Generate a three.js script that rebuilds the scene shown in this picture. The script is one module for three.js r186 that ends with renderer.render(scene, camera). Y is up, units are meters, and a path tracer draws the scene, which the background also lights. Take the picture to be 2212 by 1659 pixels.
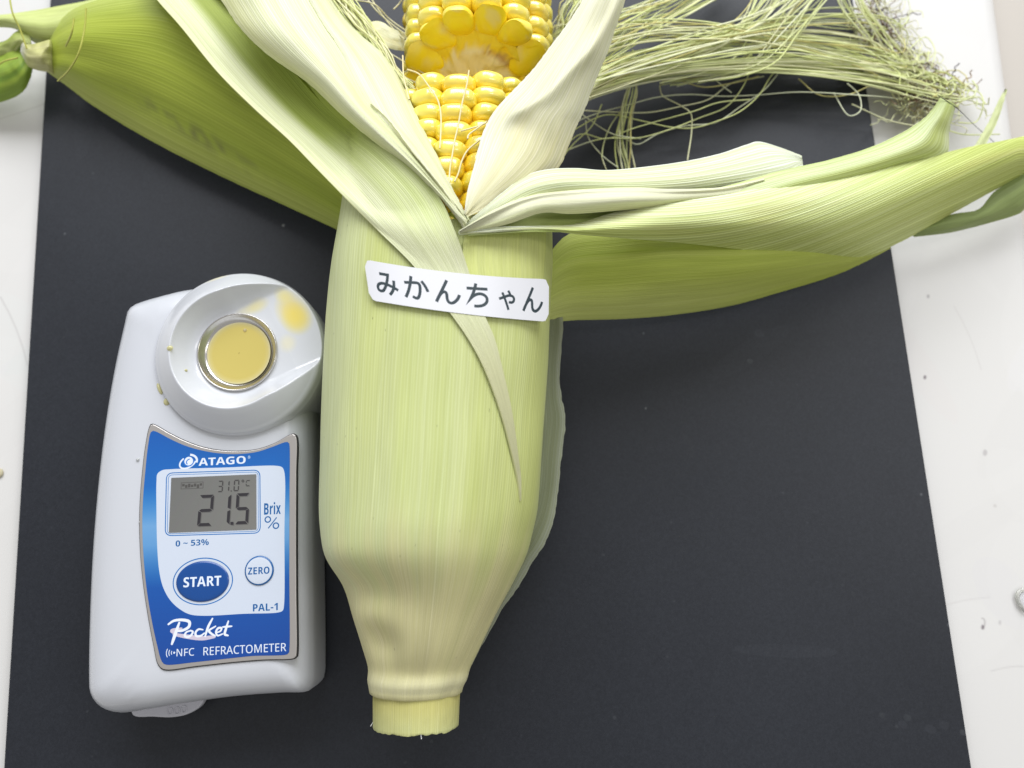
import * as THREE from 'three';
import { mergeGeometries, mergeVertices } from 'three/addons/utils/BufferGeometryUtils.js';

// ------------------------------------------------------------------ camera, light, exposure
const W = 2212, HH = 1659, F = 1770, CAM_H = 0.236, TILT = 11 * Math.PI / 180;
const scene = new THREE.Scene();
const camera = new THREE.PerspectiveCamera(2 * Math.atan(HH / 2 / F) * 180 / Math.PI, W / HH, 0.01, 20);
camera.position.set(0, CAM_H, 0);
camera.up.set(0, Math.sin(TILT), -Math.cos(TILT));
camera.lookAt(0, CAM_H - Math.cos(TILT), -Math.sin(TILT));
camera.focus = 0.205; camera.userData.fStop = 10;
const renderer = new THREE.WebGLRenderer({ antialias: true });
renderer.toneMapping = THREE.LinearToneMapping;
renderer.toneMappingExposure = 1.25;
renderer.shadowMap.enabled = true;
scene.background = new THREE.Color().setRGB(0.375, 0.372, 0.365);

const windowLight = new THREE.RectAreaLight(new THREE.Color().setRGB(0.965, 0.99, 1.03), 5.7, 1.5, 0.7);
windowLight.name = 'window_light'; windowLight.position.set(0.05, 0.85, -1.0); windowLight.lookAt(0, 0, -0.05); scene.add(windowLight);
const roomLight = new THREE.RectAreaLight(new THREE.Color().setRGB(1, 0.98, 0.94), 5, 0.25, 0.5);
roomLight.name = 'ceiling_light'; roomLight.position.set(0.85, 1.25, -0.15); roomLight.lookAt(0, 0, 0); scene.add(roomLight);

// ------------------------------------------------------------------ helpers
let seed = 12345;
const rnd = () => { seed = (seed + 0x6d2b79f5) | 0; let t = Math.imul(seed ^ (seed >>> 15), 1 | seed); t = (t + Math.imul(t ^ (t >>> 7), 61 | t)) ^ t; return ((t ^ (t >>> 14)) >>> 0) / 4294967296; };
const rs = (a) => (rnd() * 2 - 1) * a;
const hash = (x, y) => { let h = Math.imul(x | 0, 374761393) + Math.imul(y | 0, 668265263); h = Math.imul(h ^ (h >>> 13), 1274126177); return ((h ^ (h >>> 16)) >>> 0) / 4294967296; };
const noise2 = (x, y) => { const i = Math.floor(x), j = Math.floor(y), a = x - i, b = y - j, s = a * a * (3 - 2 * a), t = b * b * (3 - 2 * b); return (hash(i, j) * (1 - s) + hash(i + 1, j) * s) * (1 - t) + (hash(i, j + 1) * (1 - s) + hash(i + 1, j + 1) * s) * t; };
const fbm = (x, y, o = 4) => { let s = 0, a = 0.5; for (let i = 0; i < o; i++) { s += a * noise2(x, y); x = x * 2 + 17.3; y = y * 2 + 9.1; a *= 0.5; } return s; };
const clamp = (x, a = 0, b = 1) => Math.min(b, Math.max(a, x));
const lerp = (a, b, t) => a + (b - a) * t;
const smooth = (a, b, x) => { const t = clamp((x - a) / (b - a)); return t * t * (3 - 2 * t); };
const mix3 = (a, b, t) => [lerp(a[0], b[0], t), lerp(a[1], b[1], t), lerp(a[2], b[2], t)];
const V = (x, y, z) => new THREE.Vector3(x, y, z);
const st = Math.sin(TILT), ct = Math.cos(TILT);
// a sight line at (x, y) of a 2212 x 1659 grid, met at a height above the mat
function at(px, py, h) {
  const a = (px - W / 2) / F, b = (HH / 2 - py) / F;
  const d = V(a, -ct + b * st, -st - b * ct), t = (CAM_H - h) / -d.y;
  return V(d.x * t, h, d.z * t);
}
const catmull = (p0, p1, p2, p3, t) => 0.5 * (2 * p1 + (p2 - p0) * t + (2 * p0 - 5 * p1 + 4 * p2 - p3) * t * t + (3 * p1 - p0 - 3 * p2 + p3) * t * t * t);
function row(list, t) {           // interpolated row of a table, t in 0..1
  const n = list.length - 1, s = clamp(t) * n, i = Math.min(n - 1, Math.floor(s)), f = s - i;
  const a = list[Math.max(0, i - 1)], b = list[i], c = list[i + 1], d = list[Math.min(n, i + 2)];
  return b.map((_, k) => catmull(a[k], b[k], c[k], d[k], f));
}
function table(xs, ys, x) {       // piecewise smooth lookup
  const n = xs.length - 1; if (x <= xs[0]) return ys[0]; if (x >= xs[n]) return ys[n];
  let i = 0; while (x > xs[i + 1]) i++;
  const t = (x - xs[i]) / (xs[i + 1] - xs[i]), m = (k) => k <= 0 || k >= n ? 0 : (ys[k + 1] - ys[k - 1]) / (xs[k + 1] - xs[k - 1]);
  const h = xs[i + 1] - xs[i], t2 = t * t, t3 = t2 * t;
  return (2 * t3 - 3 * t2 + 1) * ys[i] + (t3 - 2 * t2 + t) * h * m(i) + (-2 * t3 + 3 * t2) * ys[i + 1] + (t3 - t2) * h * m(i + 1);
}
function gridGeo(P, uv, col, flip = false, wrapU = false) {   // P[v][u] of Vector3
  const nv = P.length, nu = P[0].length, pos = [], uvs = [], cs = [], idx = [];
  for (let j = 0; j < nv; j++) for (let i = 0; i < nu; i++) {
    pos.push(P[j][i].x, P[j][i].y, P[j][i].z);
    const q = uv ? uv(i / (nu - 1), j / (nv - 1), P[j][i]) : [i / (nu - 1), j / (nv - 1)]; uvs.push(q[0], q[1]);
    if (col) { const c = col(i / (nu - 1), j / (nv - 1), P[j][i]); cs.push(c[0], c[1], c[2]); }
  }
  for (let j = 0; j < nv - 1; j++) for (let i = 0; i < nu - 1; i++) {
    const a = j * nu + i, b = a + 1, c = a + nu, d = c + 1;
    if (flip) idx.push(a, b, c, b, d, c); else idx.push(a, c, b, b, c, d);
  }
  const g = new THREE.BufferGeometry();
  g.setAttribute('position', new THREE.Float32BufferAttribute(pos, 3));
  g.setAttribute('uv', new THREE.Float32BufferAttribute(uvs, 2));
  if (col) g.setAttribute('color', new THREE.Float32BufferAttribute(cs, 3));
  g.setIndex(idx); g.computeVertexNormals();
  if (wrapU) { const n = g.attributes.normal; for (let j = 0; j < nv; j++) { const a = j * nu, b = a + nu - 1, v = V(n.getX(a) + n.getX(b), n.getY(a) + n.getY(b), n.getZ(a) + n.getZ(b)).normalize(); n.setXYZ(a, v.x, v.y, v.z); n.setXYZ(b, v.x, v.y, v.z); } }
  return g;
}
function shellGrid(P, uv, col, th) {          // a sheet with thickness and closed rim
  const g = gridGeo(P, uv, col), n = g.attributes.normal, nv = P.length, nu = P[0].length;
  const up = n.getY(Math.floor(nv / 2) * nu + Math.floor(nu / 2)) > 0 ? 1 : -1;
  const Q = P.map((r, j) => r.map((p, i) => { const k = j * nu + i; return V(p.x - up * th * n.getX(k), p.y - up * th * n.getY(k), p.z - up * th * n.getZ(k)); }));
  const top = gridGeo(P, uv, col, up < 0), bot = gridGeo(Q, uv, col, up > 0), parts = [top, bot];
  const rim = (a, b, f) => { const R = [a, b]; parts.push(gridGeo(R, (u) => f(u), col ? (u, v) => col(...f(u)) : null)); };
  rim(P[0], Q[0], (u) => [u, 0]); rim(Q[nv - 1], P[nv - 1], (u) => [u, 1]);
  rim(P.map((r) => r[0]), Q.map((r) => r[0]), (u) => [0, u]); rim(P.map((r) => r[nu - 1]), Q.map((r) => r[nu - 1]), (u) => [1, u]);
  return mergeGeometries(parts);
}
const used = new Map();
const numbered = (n) => { const k = used.get(n) ?? 0; used.set(n, k + 1); return k ? n + '_' + String(k).padStart(3, '0') : n; };
function tag(o, label, category, group, kind) { if (label) o.userData.label = label; if (category) o.userData.category = category; if (group) o.userData.group = group; if (kind) o.userData.kind = kind; return o; }
function thing(name, label, category, pos = [0, 0, 0], turn = 0, group) { const o = new THREE.Group(); o.name = numbered(name); o.position.set(...pos); o.rotation.y = turn; scene.add(o); return tag(o, label, category, group); }
function part(name, g, m, parent = scene) { const o = new THREE.Mesh(g, m); o.name = parent === scene ? numbered(name) : name; o.castShadow = o.receiveShadow = true; parent.add(o); return o; }
// geometry given in world metres, stored relative to the group's base
const rel = (g, o) => g.translate(-o.position.x, -o.position.y, -o.position.z);
function canvasTex(w, h, draw, srgb = true, repeat = false) {
  const c = document.createElement('canvas'); c.width = w; c.height = h; draw(c.getContext('2d'), w, h);
  const t = new THREE.CanvasTexture(c); if (srgb) t.colorSpace = THREE.SRGBColorSpace; t.magFilter = THREE.LinearFilter;
  if (repeat) t.wrapS = t.wrapT = THREE.RepeatWrapping; t.anisotropy = 8; return t;
}
function dataTex(w, h, f, srgb, repeat = true) {
  const d = new Uint8Array(w * h * 4);
  for (let y = 0; y < h; y++) for (let x = 0; x < w; x++) { const c = f(x / w, y / h, x, y), o = (y * w + x) * 4; d[o] = c[0]; d[o + 1] = c[1]; d[o + 2] = c[2]; d[o + 3] = 255; }
  const t = new THREE.DataTexture(d, w, h, THREE.RGBAFormat); if (srgb) t.colorSpace = THREE.SRGBColorSpace; t.magFilter = THREE.LinearFilter; t.minFilter = THREE.LinearMipmapLinearFilter; t.generateMipmaps = true;
  if (repeat) t.wrapS = t.wrapT = THREE.RepeatWrapping; t.needsUpdate = true; return t;
}
const std = (o) => new THREE.MeshStandardMaterial(o), phy = (o) => new THREE.MeshPhysicalMaterial(o);
const rgb = (r, g, b) => new THREE.Color().setRGB(r, g, b);

// ------------------------------------------------------------------ materials
// plant fibres: fine lengthwise lines (24 per tile) of uneven strength
const fibre = [];
for (let i = 0; i < 24; i++) fibre.push([i + 0.5 + rs(0.22), 0.5 + rnd() * 0.5, 0.16 + rnd() * 0.12]);
function fibreAt(u, v) {
  const x = u * 24; let s = 0;
  for (const [c, a, w] of fibre) for (const o of [-24, 0, 24]) { const d = (x - c - o) / w; if (d * d < 9) s = Math.max(s, a * Math.exp(-d * d)); }
  return s;
}
const fibreRow = Array.from({ length: 384 }, (_, i) => fibreAt(i / 384, 0));
const perNoise = (u, v, k, l) => { const a = noise2(u * k, v * l), b = noise2((u - 1) * k, v * l); return lerp(a, b, u); };
const huskMap = dataTex(384, 256, (u, v, x, y) => {
  const f = fibreRow[x], n = perNoise(u, Math.abs(v - 0.5) * 2, 48, 5), m = perNoise(u, Math.abs(v - 0.5) * 2, 11, 3);
  const s = 0.90 + 0.06 * f + (n - 0.5) * 0.06 + (m - 0.5) * 0.05;
  return [255 * clamp(s + 0.01 * f), 255 * clamp(s), 255 * clamp(s - 0.04 + 0.08 * f)];
}, true);
const ribMap = dataTex(384, 256, (u, v, x, y) => { const f = fibreRow[x], n = perNoise(u, Math.abs(v - 0.5) * 2, 48, 5); const t = 0.83 + 0.14 * f + (n - 0.5) * 0.07; return [255 * clamp(t), 255 * clamp(t + 0.02), 255 * clamp(t - 0.07 + 0.13 * f)]; }, true);
const huskBump = dataTex(384, 256, (u, v, x, y) => { const n = perNoise(u, Math.abs(v - 0.5) * 2, 64, 6); const s = 255 * clamp(0.15 + 0.7 * fibreRow[x] + (n - 0.5) * 0.2); return [s, s, s]; }, false);
// husk of the ear: 230 fibres all round, each of its own strength, some bright veins, a few specks
const FB = 230, fibs = Array.from({ length: FB }, () => [rnd() * 0.6 + 0.4, rs(0.25), rnd()]), veins = Array.from({ length: 26 }, () => [rnd(), rnd() * 0.8, 0.1 + rnd() * 0.35]);
const ribAt = (x) => { const i = Math.floor(x), d = (x - i - 0.5 - fibs[i % FB][1]) / 0.24; return fibs[i % FB][0] * Math.exp(-d * d); };
const bodyMap = dataTex(2048, 512, (u, v) => {
  const f = ribAt(u * FB), n = noise2(u * 300, v * 26), m = perNoise(u, v, 40, 5); let t = 0.885 + 0.055 * f + (n - 0.5) * 0.035 + (m - 0.5) * 0.06, w = 0;
  for (const [a, b, l] of veins) if (v > b && v < b + l) { const d = (u - a - 0.002 * Math.sin(v * 9)) * 1400; if (d * d < 6) w = Math.max(w, Math.exp(-d * d) * Math.sin((v - b) / l * Math.PI)); }
  t += 0.09 * w; const sp = noise2(u * 700, v * 260) > 0.992 ? 0.45 : 0; t -= sp;
  return [255 * clamp(t), 255 * clamp(t + 0.004), 255 * clamp(t - 0.03 + 0.06 * f + 0.1 * w)];
}, true);
const bodyBump = dataTex(2048, 256, (u, v) => { const q = 255 * clamp(0.2 + 0.6 * ribAt(u * FB) + (noise2(u * 400, v * 30) - 0.5) * 0.25); return [q, q, q]; }, false);
const M = {
  husk: phy({ vertexColors: true, map: bodyMap, bumpMap: bodyBump, bumpScale: 0.00009, roughness: 0.48, specularIntensity: 0.6, sheen: 0.15, sheenRoughness: 0.5, sheenColor: rgb(1, 1, 0.9) }),
  ribbed: phy({ vertexColors: true, map: ribMap, bumpMap: huskBump, bumpScale: 0.00013, roughness: 0.48, specularIntensity: 0.55, side: THREE.DoubleSide }),
  leaf: phy({ vertexColors: true, map: huskMap, bumpMap: huskBump, bumpScale: 0.00006, roughness: 0.5, specularIntensity: 0.55, side: THREE.DoubleSide }),
  membrane: phy({ vertexColors: true, map: ribMap, bumpMap: huskBump, bumpScale: 0.00008, roughness: 0.45, transmission: 0.62, thickness: 0, side: THREE.DoubleSide, specularIntensity: 0.5 }),
  kernel: phy({ vertexColors: true, roughness: 0.26, clearcoat: 1, clearcoatRoughness: 0.09, specularIntensity: 1, ior: 1.75 }),
  cut: phy({ vertexColors: true, roughness: 0.42, clearcoat: 0.25, clearcoatRoughness: 0.3 }),
  cob: std({ vertexColors: true, roughness: 0.7 }),
  silk: phy({ vertexColors: true, roughness: 0.42, specularIntensity: 0.6 }),
  driedSilk: std({ vertexColors: true, roughness: 0.7 }),
  plastic: phy({ color: rgb(0.575, 0.59, 0.63), roughness: 0.30, clearcoat: 0.2, clearcoatRoughness: 0.2 }),
  steel: phy({ color: rgb(0.62, 0.60, 0.57), metalness: 1, roughness: 0.2 }),
  silver: phy({ color: rgb(0.50, 0.47, 0.45), metalness: 0.7, roughness: 0.38 }),
  gap: std({ color: rgb(0.03, 0.03, 0.03), roughness: 0.8 }),
};

// ------------------------------------------------------------------ setting: table and mat
const TABLE_Y = -0.004;
{
  const size = 0.72, n = 2048, px = (p) => [(p.x + size / 2) / size * n, (p.z + size / 2 + 0.05) / size * n];
  const tex = canvasTex(n, n, (c) => {
    c.fillStyle = 'rgb(212,210,207)'; c.fillRect(0, 0, n, n);
    for (let i = 0; i < 900; i++) { const a = rnd() * 0.05; c.fillStyle = rnd() < 0.5 ? `rgba(190,184,176,${a})` : `rgba(240,240,240,${a})`; c.beginPath(); c.ellipse(rnd() * n, rnd() * n, 10 + rnd() * 90, 6 + rnd() * 40, rnd() * 3, 0, 7); c.fill(); }
    for (let i = 0; i < 90; i++) { c.strokeStyle = `rgba(120,112,105,${0.05 + rnd() * 0.14})`; c.lineWidth = 0.8 + rnd() * 1.2; const x = rnd() * n, y = rnd() * n, a = rnd() * 6.3, l = 20 + rnd() * 160; c.beginPath(); c.moveTo(x, y); c.quadraticCurveTo(x + Math.cos(a) * l * 0.5 + rs(12), y + Math.sin(a) * l * 0.5 + rs(12), x + Math.cos(a) * l, y + Math.sin(a) * l); c.stroke(); }
    for (let i = 0; i < 60; i++) { c.fillStyle = `rgba(110,100,92,${rnd() * 0.2})`; c.beginPath(); c.arc(rnd() * n, rnd() * n, 0.6 + rnd() * 1.6, 0, 7); c.fill(); }
    for (const [x, y, r, a] of [[1998, 815, 1.2, 0.6], [2123, 1355, 1.2, 0.6], [2160, 1345, 1.2, 0.15], [2005, 640, 1.1, 0.35], [2128, 978, 1.8, 0.2]]) { const q = px(at(x, y, TABLE_Y)); c.fillStyle = `rgba(70,60,66,${a})`; c.beginPath(); c.ellipse(q[0], q[1], r, r * 1.5, 0.3, 0, 7); c.fill(); }
    for (const [x, y, x2, y2, a] of [[0, 640, 60, 790, 0.2], [2030, 1310, 2140, 1290, 0.1], [2060, 660, 2120, 800, 0.1], [2140, 1450, 2212, 1440, 0.15], [2125, 1355, 2120, 1335, 0.4]]) { const p = px(at(x, y, TABLE_Y)), q = px(at(x2, y2, TABLE_Y)); c.strokeStyle = `rgba(120,112,112,${a})`; c.lineWidth = 1.1; c.beginPath(); c.moveTo(...p); c.quadraticCurveTo((p[0] + q[0]) / 2 + 4, (p[1] + q[1]) / 2 - 3, ...q); c.stroke(); }
  });
  // right-hand edge of the white table
  const e0 = at(2163, 0, TABLE_Y), e1 = at(2208, 330, TABLE_Y), ex = (z) => e0.x + (e1.x - e0.x) * (z - e0.z) / (e1.z - e0.z);
  const prof = [[0, 0]]; for (let i = 0; i <= 6; i++) { const a = i / 6 * Math.PI / 2; prof.push([0.006 * (Math.sin(a)) - 0.006, -0.006 * (1 - Math.cos(a))]); }
  prof[0] = [-0.7, 0]; prof.push([0, -0.03]);
  const zs = []; for (let i = 0; i <= 20; i++) zs.push(-0.45 + i * 0.04);
  const P = zs.map((z) => prof.map(([dx, dy]) => V(ex(z) + dx, TABLE_Y + dy, z)));
  const g = gridGeo(P, (u, v, p) => [(p.x + size / 2) / size, 1 - (p.z + size / 2 + 0.05) / size]);
  if (g.attributes.normal.getY(0) < 0) g.index.array.reverse(), g.computeVertexNormals();
  tag(part('table', g, std({ map: tex, roughness: 0.5, side: THREE.DoubleSide })), 'white table top with faint scratches under the dark mat', null, null, 'structure');
  const g2 = new THREE.BoxGeometry(0.3, 0.02, 0.9); g2.translate(e0.x + 0.155, TABLE_Y - 0.022, -0.1);
  tag(part('side_table', g2, std({ color: rgb(0.50, 0.46, 0.41), roughness: 0.6 })), 'lower beige surface beyond the edge of the white table', null, null, 'structure');
}
{
  // dark mat: its two long edges as seen, built as a slab 4 mm thick with softened edges
  const l0 = at(97, 170, 0), l1 = at(8, 1640, 0), r0 = at(1890, 300, 0), r1 = at(2100, 1659, 0);
  const lx = (z) => l0.x + (l1.x - l0.x) * (z - l0.z) / (l1.z - l0.z), rx = (z) => r0.x + (r1.x - r0.x) * (z - r0.z) / (r1.z - r0.z);
  const n = 1536, x0 = -0.16, sz = 0.34, px = (p) => [(p.x - x0) / sz * n, (p.z + 0.2) / sz * n];
  const tex = canvasTex(n, n, (c) => {
    c.fillStyle = 'rgb(33,36,42)'; c.fillRect(0, 0, n, n);
    const im = c.getImageData(0, 0, n, n), d = im.data;
    for (let y = 0; y < n; y++) for (let x = 0; x < n; x++) { const k = (y * n + x) * 4, v = (fbm(x / 210, y / 210, 3) - 0.45) * 9 + (hash(x, y) - 0.5) * 9 + (noise2(x / 3, y / 3) - 0.5) * 5; d[k] += v; d[k + 1] += v; d[k + 2] += v + 1; }
    c.putImageData(im, 0, 0);
    for (let i = 0; i < 260; i++) { c.fillStyle = `rgba(190,190,180,${rnd() * 0.12})`; c.beginPath(); c.arc(rnd() * n, rnd() * n, 0.7 + rnd() * 1.6, 0, 7); c.fill(); }
    for (let i = 0; i < 60; i++) { c.fillStyle = `rgba(150,150,150,${rnd() * 0.035})`; c.beginPath(); c.ellipse(rnd() * n, rnd() * n, 10 + rnd() * 60, 4 + rnd() * 14, rnd() * 3, 0, 7); c.fill(); }
    for (const [x, y, r, a] of [[612, 487, 2.6, 0.5], [1395, 882, 1.6, 0.35], [310, 1130, 2, 0.2], [140, 505, 2, 0.25], [2050, 775, 2, 0.2], [1990, 1068, 2, 0.25], [1960, 560, 1.6, 0.3], [1390, 720, 1.5, 0.25], [2050, 1350, 3, 0.2], [1905, 1545, 5, 0.06], [1950, 1565, 7, 0.05], [1960, 1550, 6, 0.06], [2010, 1575, 9, 0.05], [2080, 1582, 5, 0.11], [2040, 1566, 8, 0.05], [1620, 780, 5, 0.1], [1640, 720, 9, 0.05]]) { const q = px(at(x, y, 0)); c.fillStyle = `rgba(200,200,195,${a})`; c.beginPath(); c.ellipse(q[0], q[1], r * 0.8, r * 0.45 + 1, 0.4, 0, 7); c.fill(); }
  });
  const zs = []; for (let i = 0; i <= 16; i++) zs.push(-0.2 + i * 0.021);
  const b = 0.0006, prof = [[0, -0.0038], [0, -b], [b * 0.3, -b * 0.3], [b, 0]];
  const P = zs.map((z) => { const a = lx(z), c = rx(z), r = []; for (const [i, y] of prof) r.push(V(a + i, y, z)); for (const [i, y] of prof.slice().reverse()) r.push(V(c - i, y, z)); return r; });
  const g = gridGeo(P, (u, v, p) => [(p.x - x0) / sz, 1 - (p.z + 0.2) / sz]);
  if (g.attributes.normal.getY(4) < 0) { g.index.array.reverse(); g.computeVertexNormals(); }
  tag(part('dark_mat', g, phy({ map: tex, roughness: 0.46, specularIntensity: 0.75, side: THREE.DoubleSide })), 'large charcoal grey mat lying on the white table under everything', 'mat');
}

// ------------------------------------------------------------------ corn ear
const base = at(945, 1000, 0);
const corn = thing('corn_ear', 'husked ear of yellow sweet corn with peeled pale green leaves beside the refractometer', 'corn', [base.x, 0, base.z]);
// body of the husk: rows of (y, left edge, right edge, axis height, squash of the depth, squareness)
const bodyRows = [
  [370, 757, 1190, 29.0, 0.93, 2.6], [440, 748, 1192, 29.0, 0.93, 2.6], [520, 736, 1193, 28.6, 0.93, 2.7], [600, 723, 1194, 28.3, 0.93, 2.6], [700, 713, 1190, 28.0, 0.94, 2.4], [800, 706, 1186, 27.8, 0.95, 2.25], [900, 700, 1180, 27.5, 0.96, 2.1], [1000, 697, 1173, 27.5, 0.97, 2.05], [1100, 694, 1162, 27.3, 0.98, 2], [1150, 698, 1150, 27, 1, 2], [1200, 708, 1136, 26.5, 1, 2], [1260, 735, 1108, 25.5, 1, 2], [1330, 762, 1072, 24, 1, 2], [1420, 788, 1030, 23, 1, 2], [1470, 796, 1005, 22.6, 1, 2], [1486, 797, 1000, 22.5, 1, 2],
];
const secs = bodyRows.map(([y, l, r, a, q, n]) => { const L = at(l, y, a / 1000), R = at(r, y, a / 1000), w = (R.x - L.x) / 2 * 0.99; return { z: L.z, cx: (L.x + R.x) / 2, ay: a / 1000, rx: w, ry: w * q, n }; });
const sz_ = secs.map((s) => s.z), T = (k) => secs.map((s) => s[k]), tb = { cx: T('cx'), ay: T('ay'), rx: T('rx'), ry: T('ry'), n: T('n') };
const sec = (z) => ({ cx: table(sz_, tb.cx, z), ay: table(sz_, tb.ay, z), rx: table(sz_, tb.rx, z), ry: table(sz_, tb.ry, z), n: table(sz_, tb.n, z) });
const secR = (s, th) => { const c = Math.abs(Math.sin(th)), d = Math.abs(Math.cos(th)); return 1 / Math.pow(Math.pow(c / s.rx, s.n) + Math.pow(d / s.ry, s.n), 1 / s.n); };
function onBody(px, py) {         // where a sight line meets the husk
  const inside = (h) => { const p = at(px, py, h); if (p.z < sz_[0] - 0.02 || p.z > sz_[sz_.length - 1]) return -1; const s = sec(p.z); return 1 - Math.pow(Math.abs(p.x - s.cx) / s.rx, s.n) - Math.pow(Math.abs(h - s.ay) / s.ry, s.n); };
  for (let h = 0.075; h > 0.02; h -= 0.0005) if (inside(h) > 0) { let a = h, b = h + 0.0005; for (let k = 0; k < 14; k++) { const m = (a + b) / 2; if (inside(m) > 0) a = m; else b = m; } return at(px, py, a); }
  return null;
}
const bodyTheta = (p) => { const s = sec(p.z); return Math.atan2(p.x - s.cx, p.y - s.ay); };
const dents = [ // x, y, depth mm, sigma along theta mm, sigma along z mm
  [775, 1268, 1.7, 9, 3.2], [835, 1292, 1.0, 8, 4], [822, 1385, 1.9, 3.6, 3.4], [865, 1462, 0.8, 9, 2.6], [960, 1440, 0.5, 6, 5], [900, 1225, -0.6, 12, 8], [745, 1215, -0.8, 7, 5], [800, 1335, -0.9, 5, 4], [880, 1400, -0.5, 7, 5], [905, 1488, -0.9, 14, 1.4],
].map(([x, y, d, a, b]) => { const p = onBody(x, Math.min(y, 1484)) ?? at(x, y, 0.03); return { th: bodyTheta(p), z: p.z, d: d / 1000, a: a / 1000, b: b / 1000 }; });
const dent = (th, z, r) => { let s = 0; for (const q of dents) { const u = (th - q.th) * r / q.a, v = (z - q.z) / q.b; s -= 1.4 * q.d * Math.exp(-(u * u + v * v) / 2); } return s; };
const cream = [0.83, 0.755, 0.43], yg = [0.66, 0.71, 0.235], paleG = [0.735, 0.785, 0.475], gDeep = [0.54, 0.62, 0.12];
{
  const zEnd = sz_[sz_.length - 1], z0 = sz_[0], nv = 150, nu = 180, P = [];
  for (let j = 0; j < nv; j++) {
    const r = [];
    for (let i = 0; i < nu; i++) {
      const th = -Math.PI + 2 * Math.PI * i / (nu - 1), top = at(985, 474, 0.055).z, zt = lerp(z0, top, Math.pow(Math.max(0, Math.cos(th)), 1.2));
      const z = lerp(zt, zEnd, j / (nv - 1)), s = sec(z), rr = secR(s, th);
      const wob = (noise2(Math.cos(th) * 3 + 5, z * 40 + Math.sin(th) * 3) - 0.5) * 0.0008;
      const q = rr + dent(th, z, rr) + wob;
      r.push(V(s.cx + q * Math.sin(th), s.ay + q * Math.cos(th), z));
    }
    P.push(r);
  }
  // lip curls back in to the stalk
  const sE = sec(zEnd);
  for (const [k, dz] of [[0.985, 0.0008], [0.93, 0.0012]]) P.push(P[nv - 1].map((p) => V(sE.cx + (p.x - sE.cx) * k, sE.ay + (p.y - sE.ay) * k, zEnd + dz)));
  const zA = at(900, 1080, 0.05).z, zB = at(900, 1340, 0.04).z;
  const col = (u, v, p) => {
    const th = (u * 2 - 1) * Math.PI, k = smooth(zA, zB, p.z + (noise2(u * 60, 3) - 0.5) * 0.012);
    let c = mix3(yg, paleG, clamp(0.5 + 0.5 * (noise2(u * 26, p.z * 12) - 0.4) + 0.35 * (noise2(u * 7 + 3, p.z * 30) - 0.5)) * 0.75);
    c = mix3(c, gDeep, 0.22 * smooth(0.5, 0.85, noise2(u * 40 + 7, p.z * 14)) * (1 - k));
    c = mix3(c, paleG, 0.75 * smooth(-0.55, -0.95, th));
    c = mix3(c, yg, 0.6 * smooth(0.75, 1.1, th));
    c = mix3(c, mix3(cream, yg, 0.18 * noise2(u * 50, p.z * 30)), k * 0.92); return mix3(c, [0.84, 0.80, 0.52], 0.7 * smooth(zEnd - 0.0055, zEnd - 0.002, p.z) * smooth(zEnd + 0.0004, zEnd - 0.0006, p.z));  // last mix paints the pale highlight along the lip
  };
  const g = gridGeo(P, (u, v, p) => [u, (p.z - z0) / 0.2], col, false, true);
  if (g.attributes.normal.getY(Math.floor(nu / 2) + nu * 60) < 0) { g.index.array.reverse(); g.computeVertexNormals(); }
  part('husk', rel(g, corn), M.husk, corn);

  // stalk stub below the lip
  const e0 = at(806, 1502, 0.0225), e1 = at(995, 1502, 0.0225), zs0 = zEnd - 0.001, cx0 = (e0.x + e1.x) / 2, r0 = (e1.x - e0.x) / 2, f0 = at(807, 1563, 0.0222), f1 = at(991, 1572, 0.0222), zs1 = (f0.z + f1.z) / 2, cx1 = (f0.x + f1.x) / 2, r1 = (f1.x - f0.x) / 2;
  const S = [], ns = 18, nt = 96;
  for (let j = 0; j <= ns; j++) { const t = j / ns, r = []; for (let i = 0; i <= nt; i++) { const th = i / nt * 2 * Math.PI, q = lerp(r0, r1, t) * (1 + 0.012 * Math.sin(th * 3 + 1) + 0.008 * (noise2(th * 6, t * 5) - 0.5)); const jag = j === ns ? (hash(i, 7) - 0.5) * 0.0003 + (noise2(i / 7, 3) - 0.5) * 0.0004 : 0; r.push(V(lerp(cx0, cx1, t) + q * Math.sin(th), 0.0224 + q * Math.cos(th), lerp(zs0, zs1, t) + jag)); } S.push(r); }
  for (const k of [0.985, 0.9, 0.6, 0.3, 0.01]) S.push(S[ns].map((p, i) => V(cx1 + (p.x - cx1) * k, 0.0224 + (p.y - 0.0224) * k, p.z + 0.0002 * hash(i, k * 100) - 0.0003)));
  const gs = gridGeo(S, (u, v, p) => [u * 0.6, p.z * 5], (u, v, p) => { const t = clamp((p.z - zs0) / (zs1 - zs0)); return mix3([0.70, 0.65, 0.24], [0.68, 0.70, 0.34], smooth(0.3, 1, t) * (0.6 + 0.4 * noise2(u * 12, t * 6))); }, false, true);
  if (gs.attributes.normal.getY(5 * (nt + 1)) < 0) { gs.index.array.reverse(); gs.computeVertexNormals(); }
  part('stalk', rel(gs, corn), M.husk, corn);
  const bits = [[803, 1561, -0.5], [910, 1588, 0.2]].map(([x, y, a]) => { const g = new THREE.CylinderGeometry(0.0001, 0.00006, 0.001, 5); g.rotateX(1.3); g.rotateY(a); const p = at(x, y, x < 850 ? 0.025 : 0.033); g.translate(p.x, p.y, p.z + 0.0004); return g; });
  for (const g of bits) { g.setAttribute('color', new THREE.Float32BufferAttribute(new Float32Array(g.attributes.position.count * 3).fill(0.75), 3)); part('fibre', rel(g, corn), M.silk, corn); }
}

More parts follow.
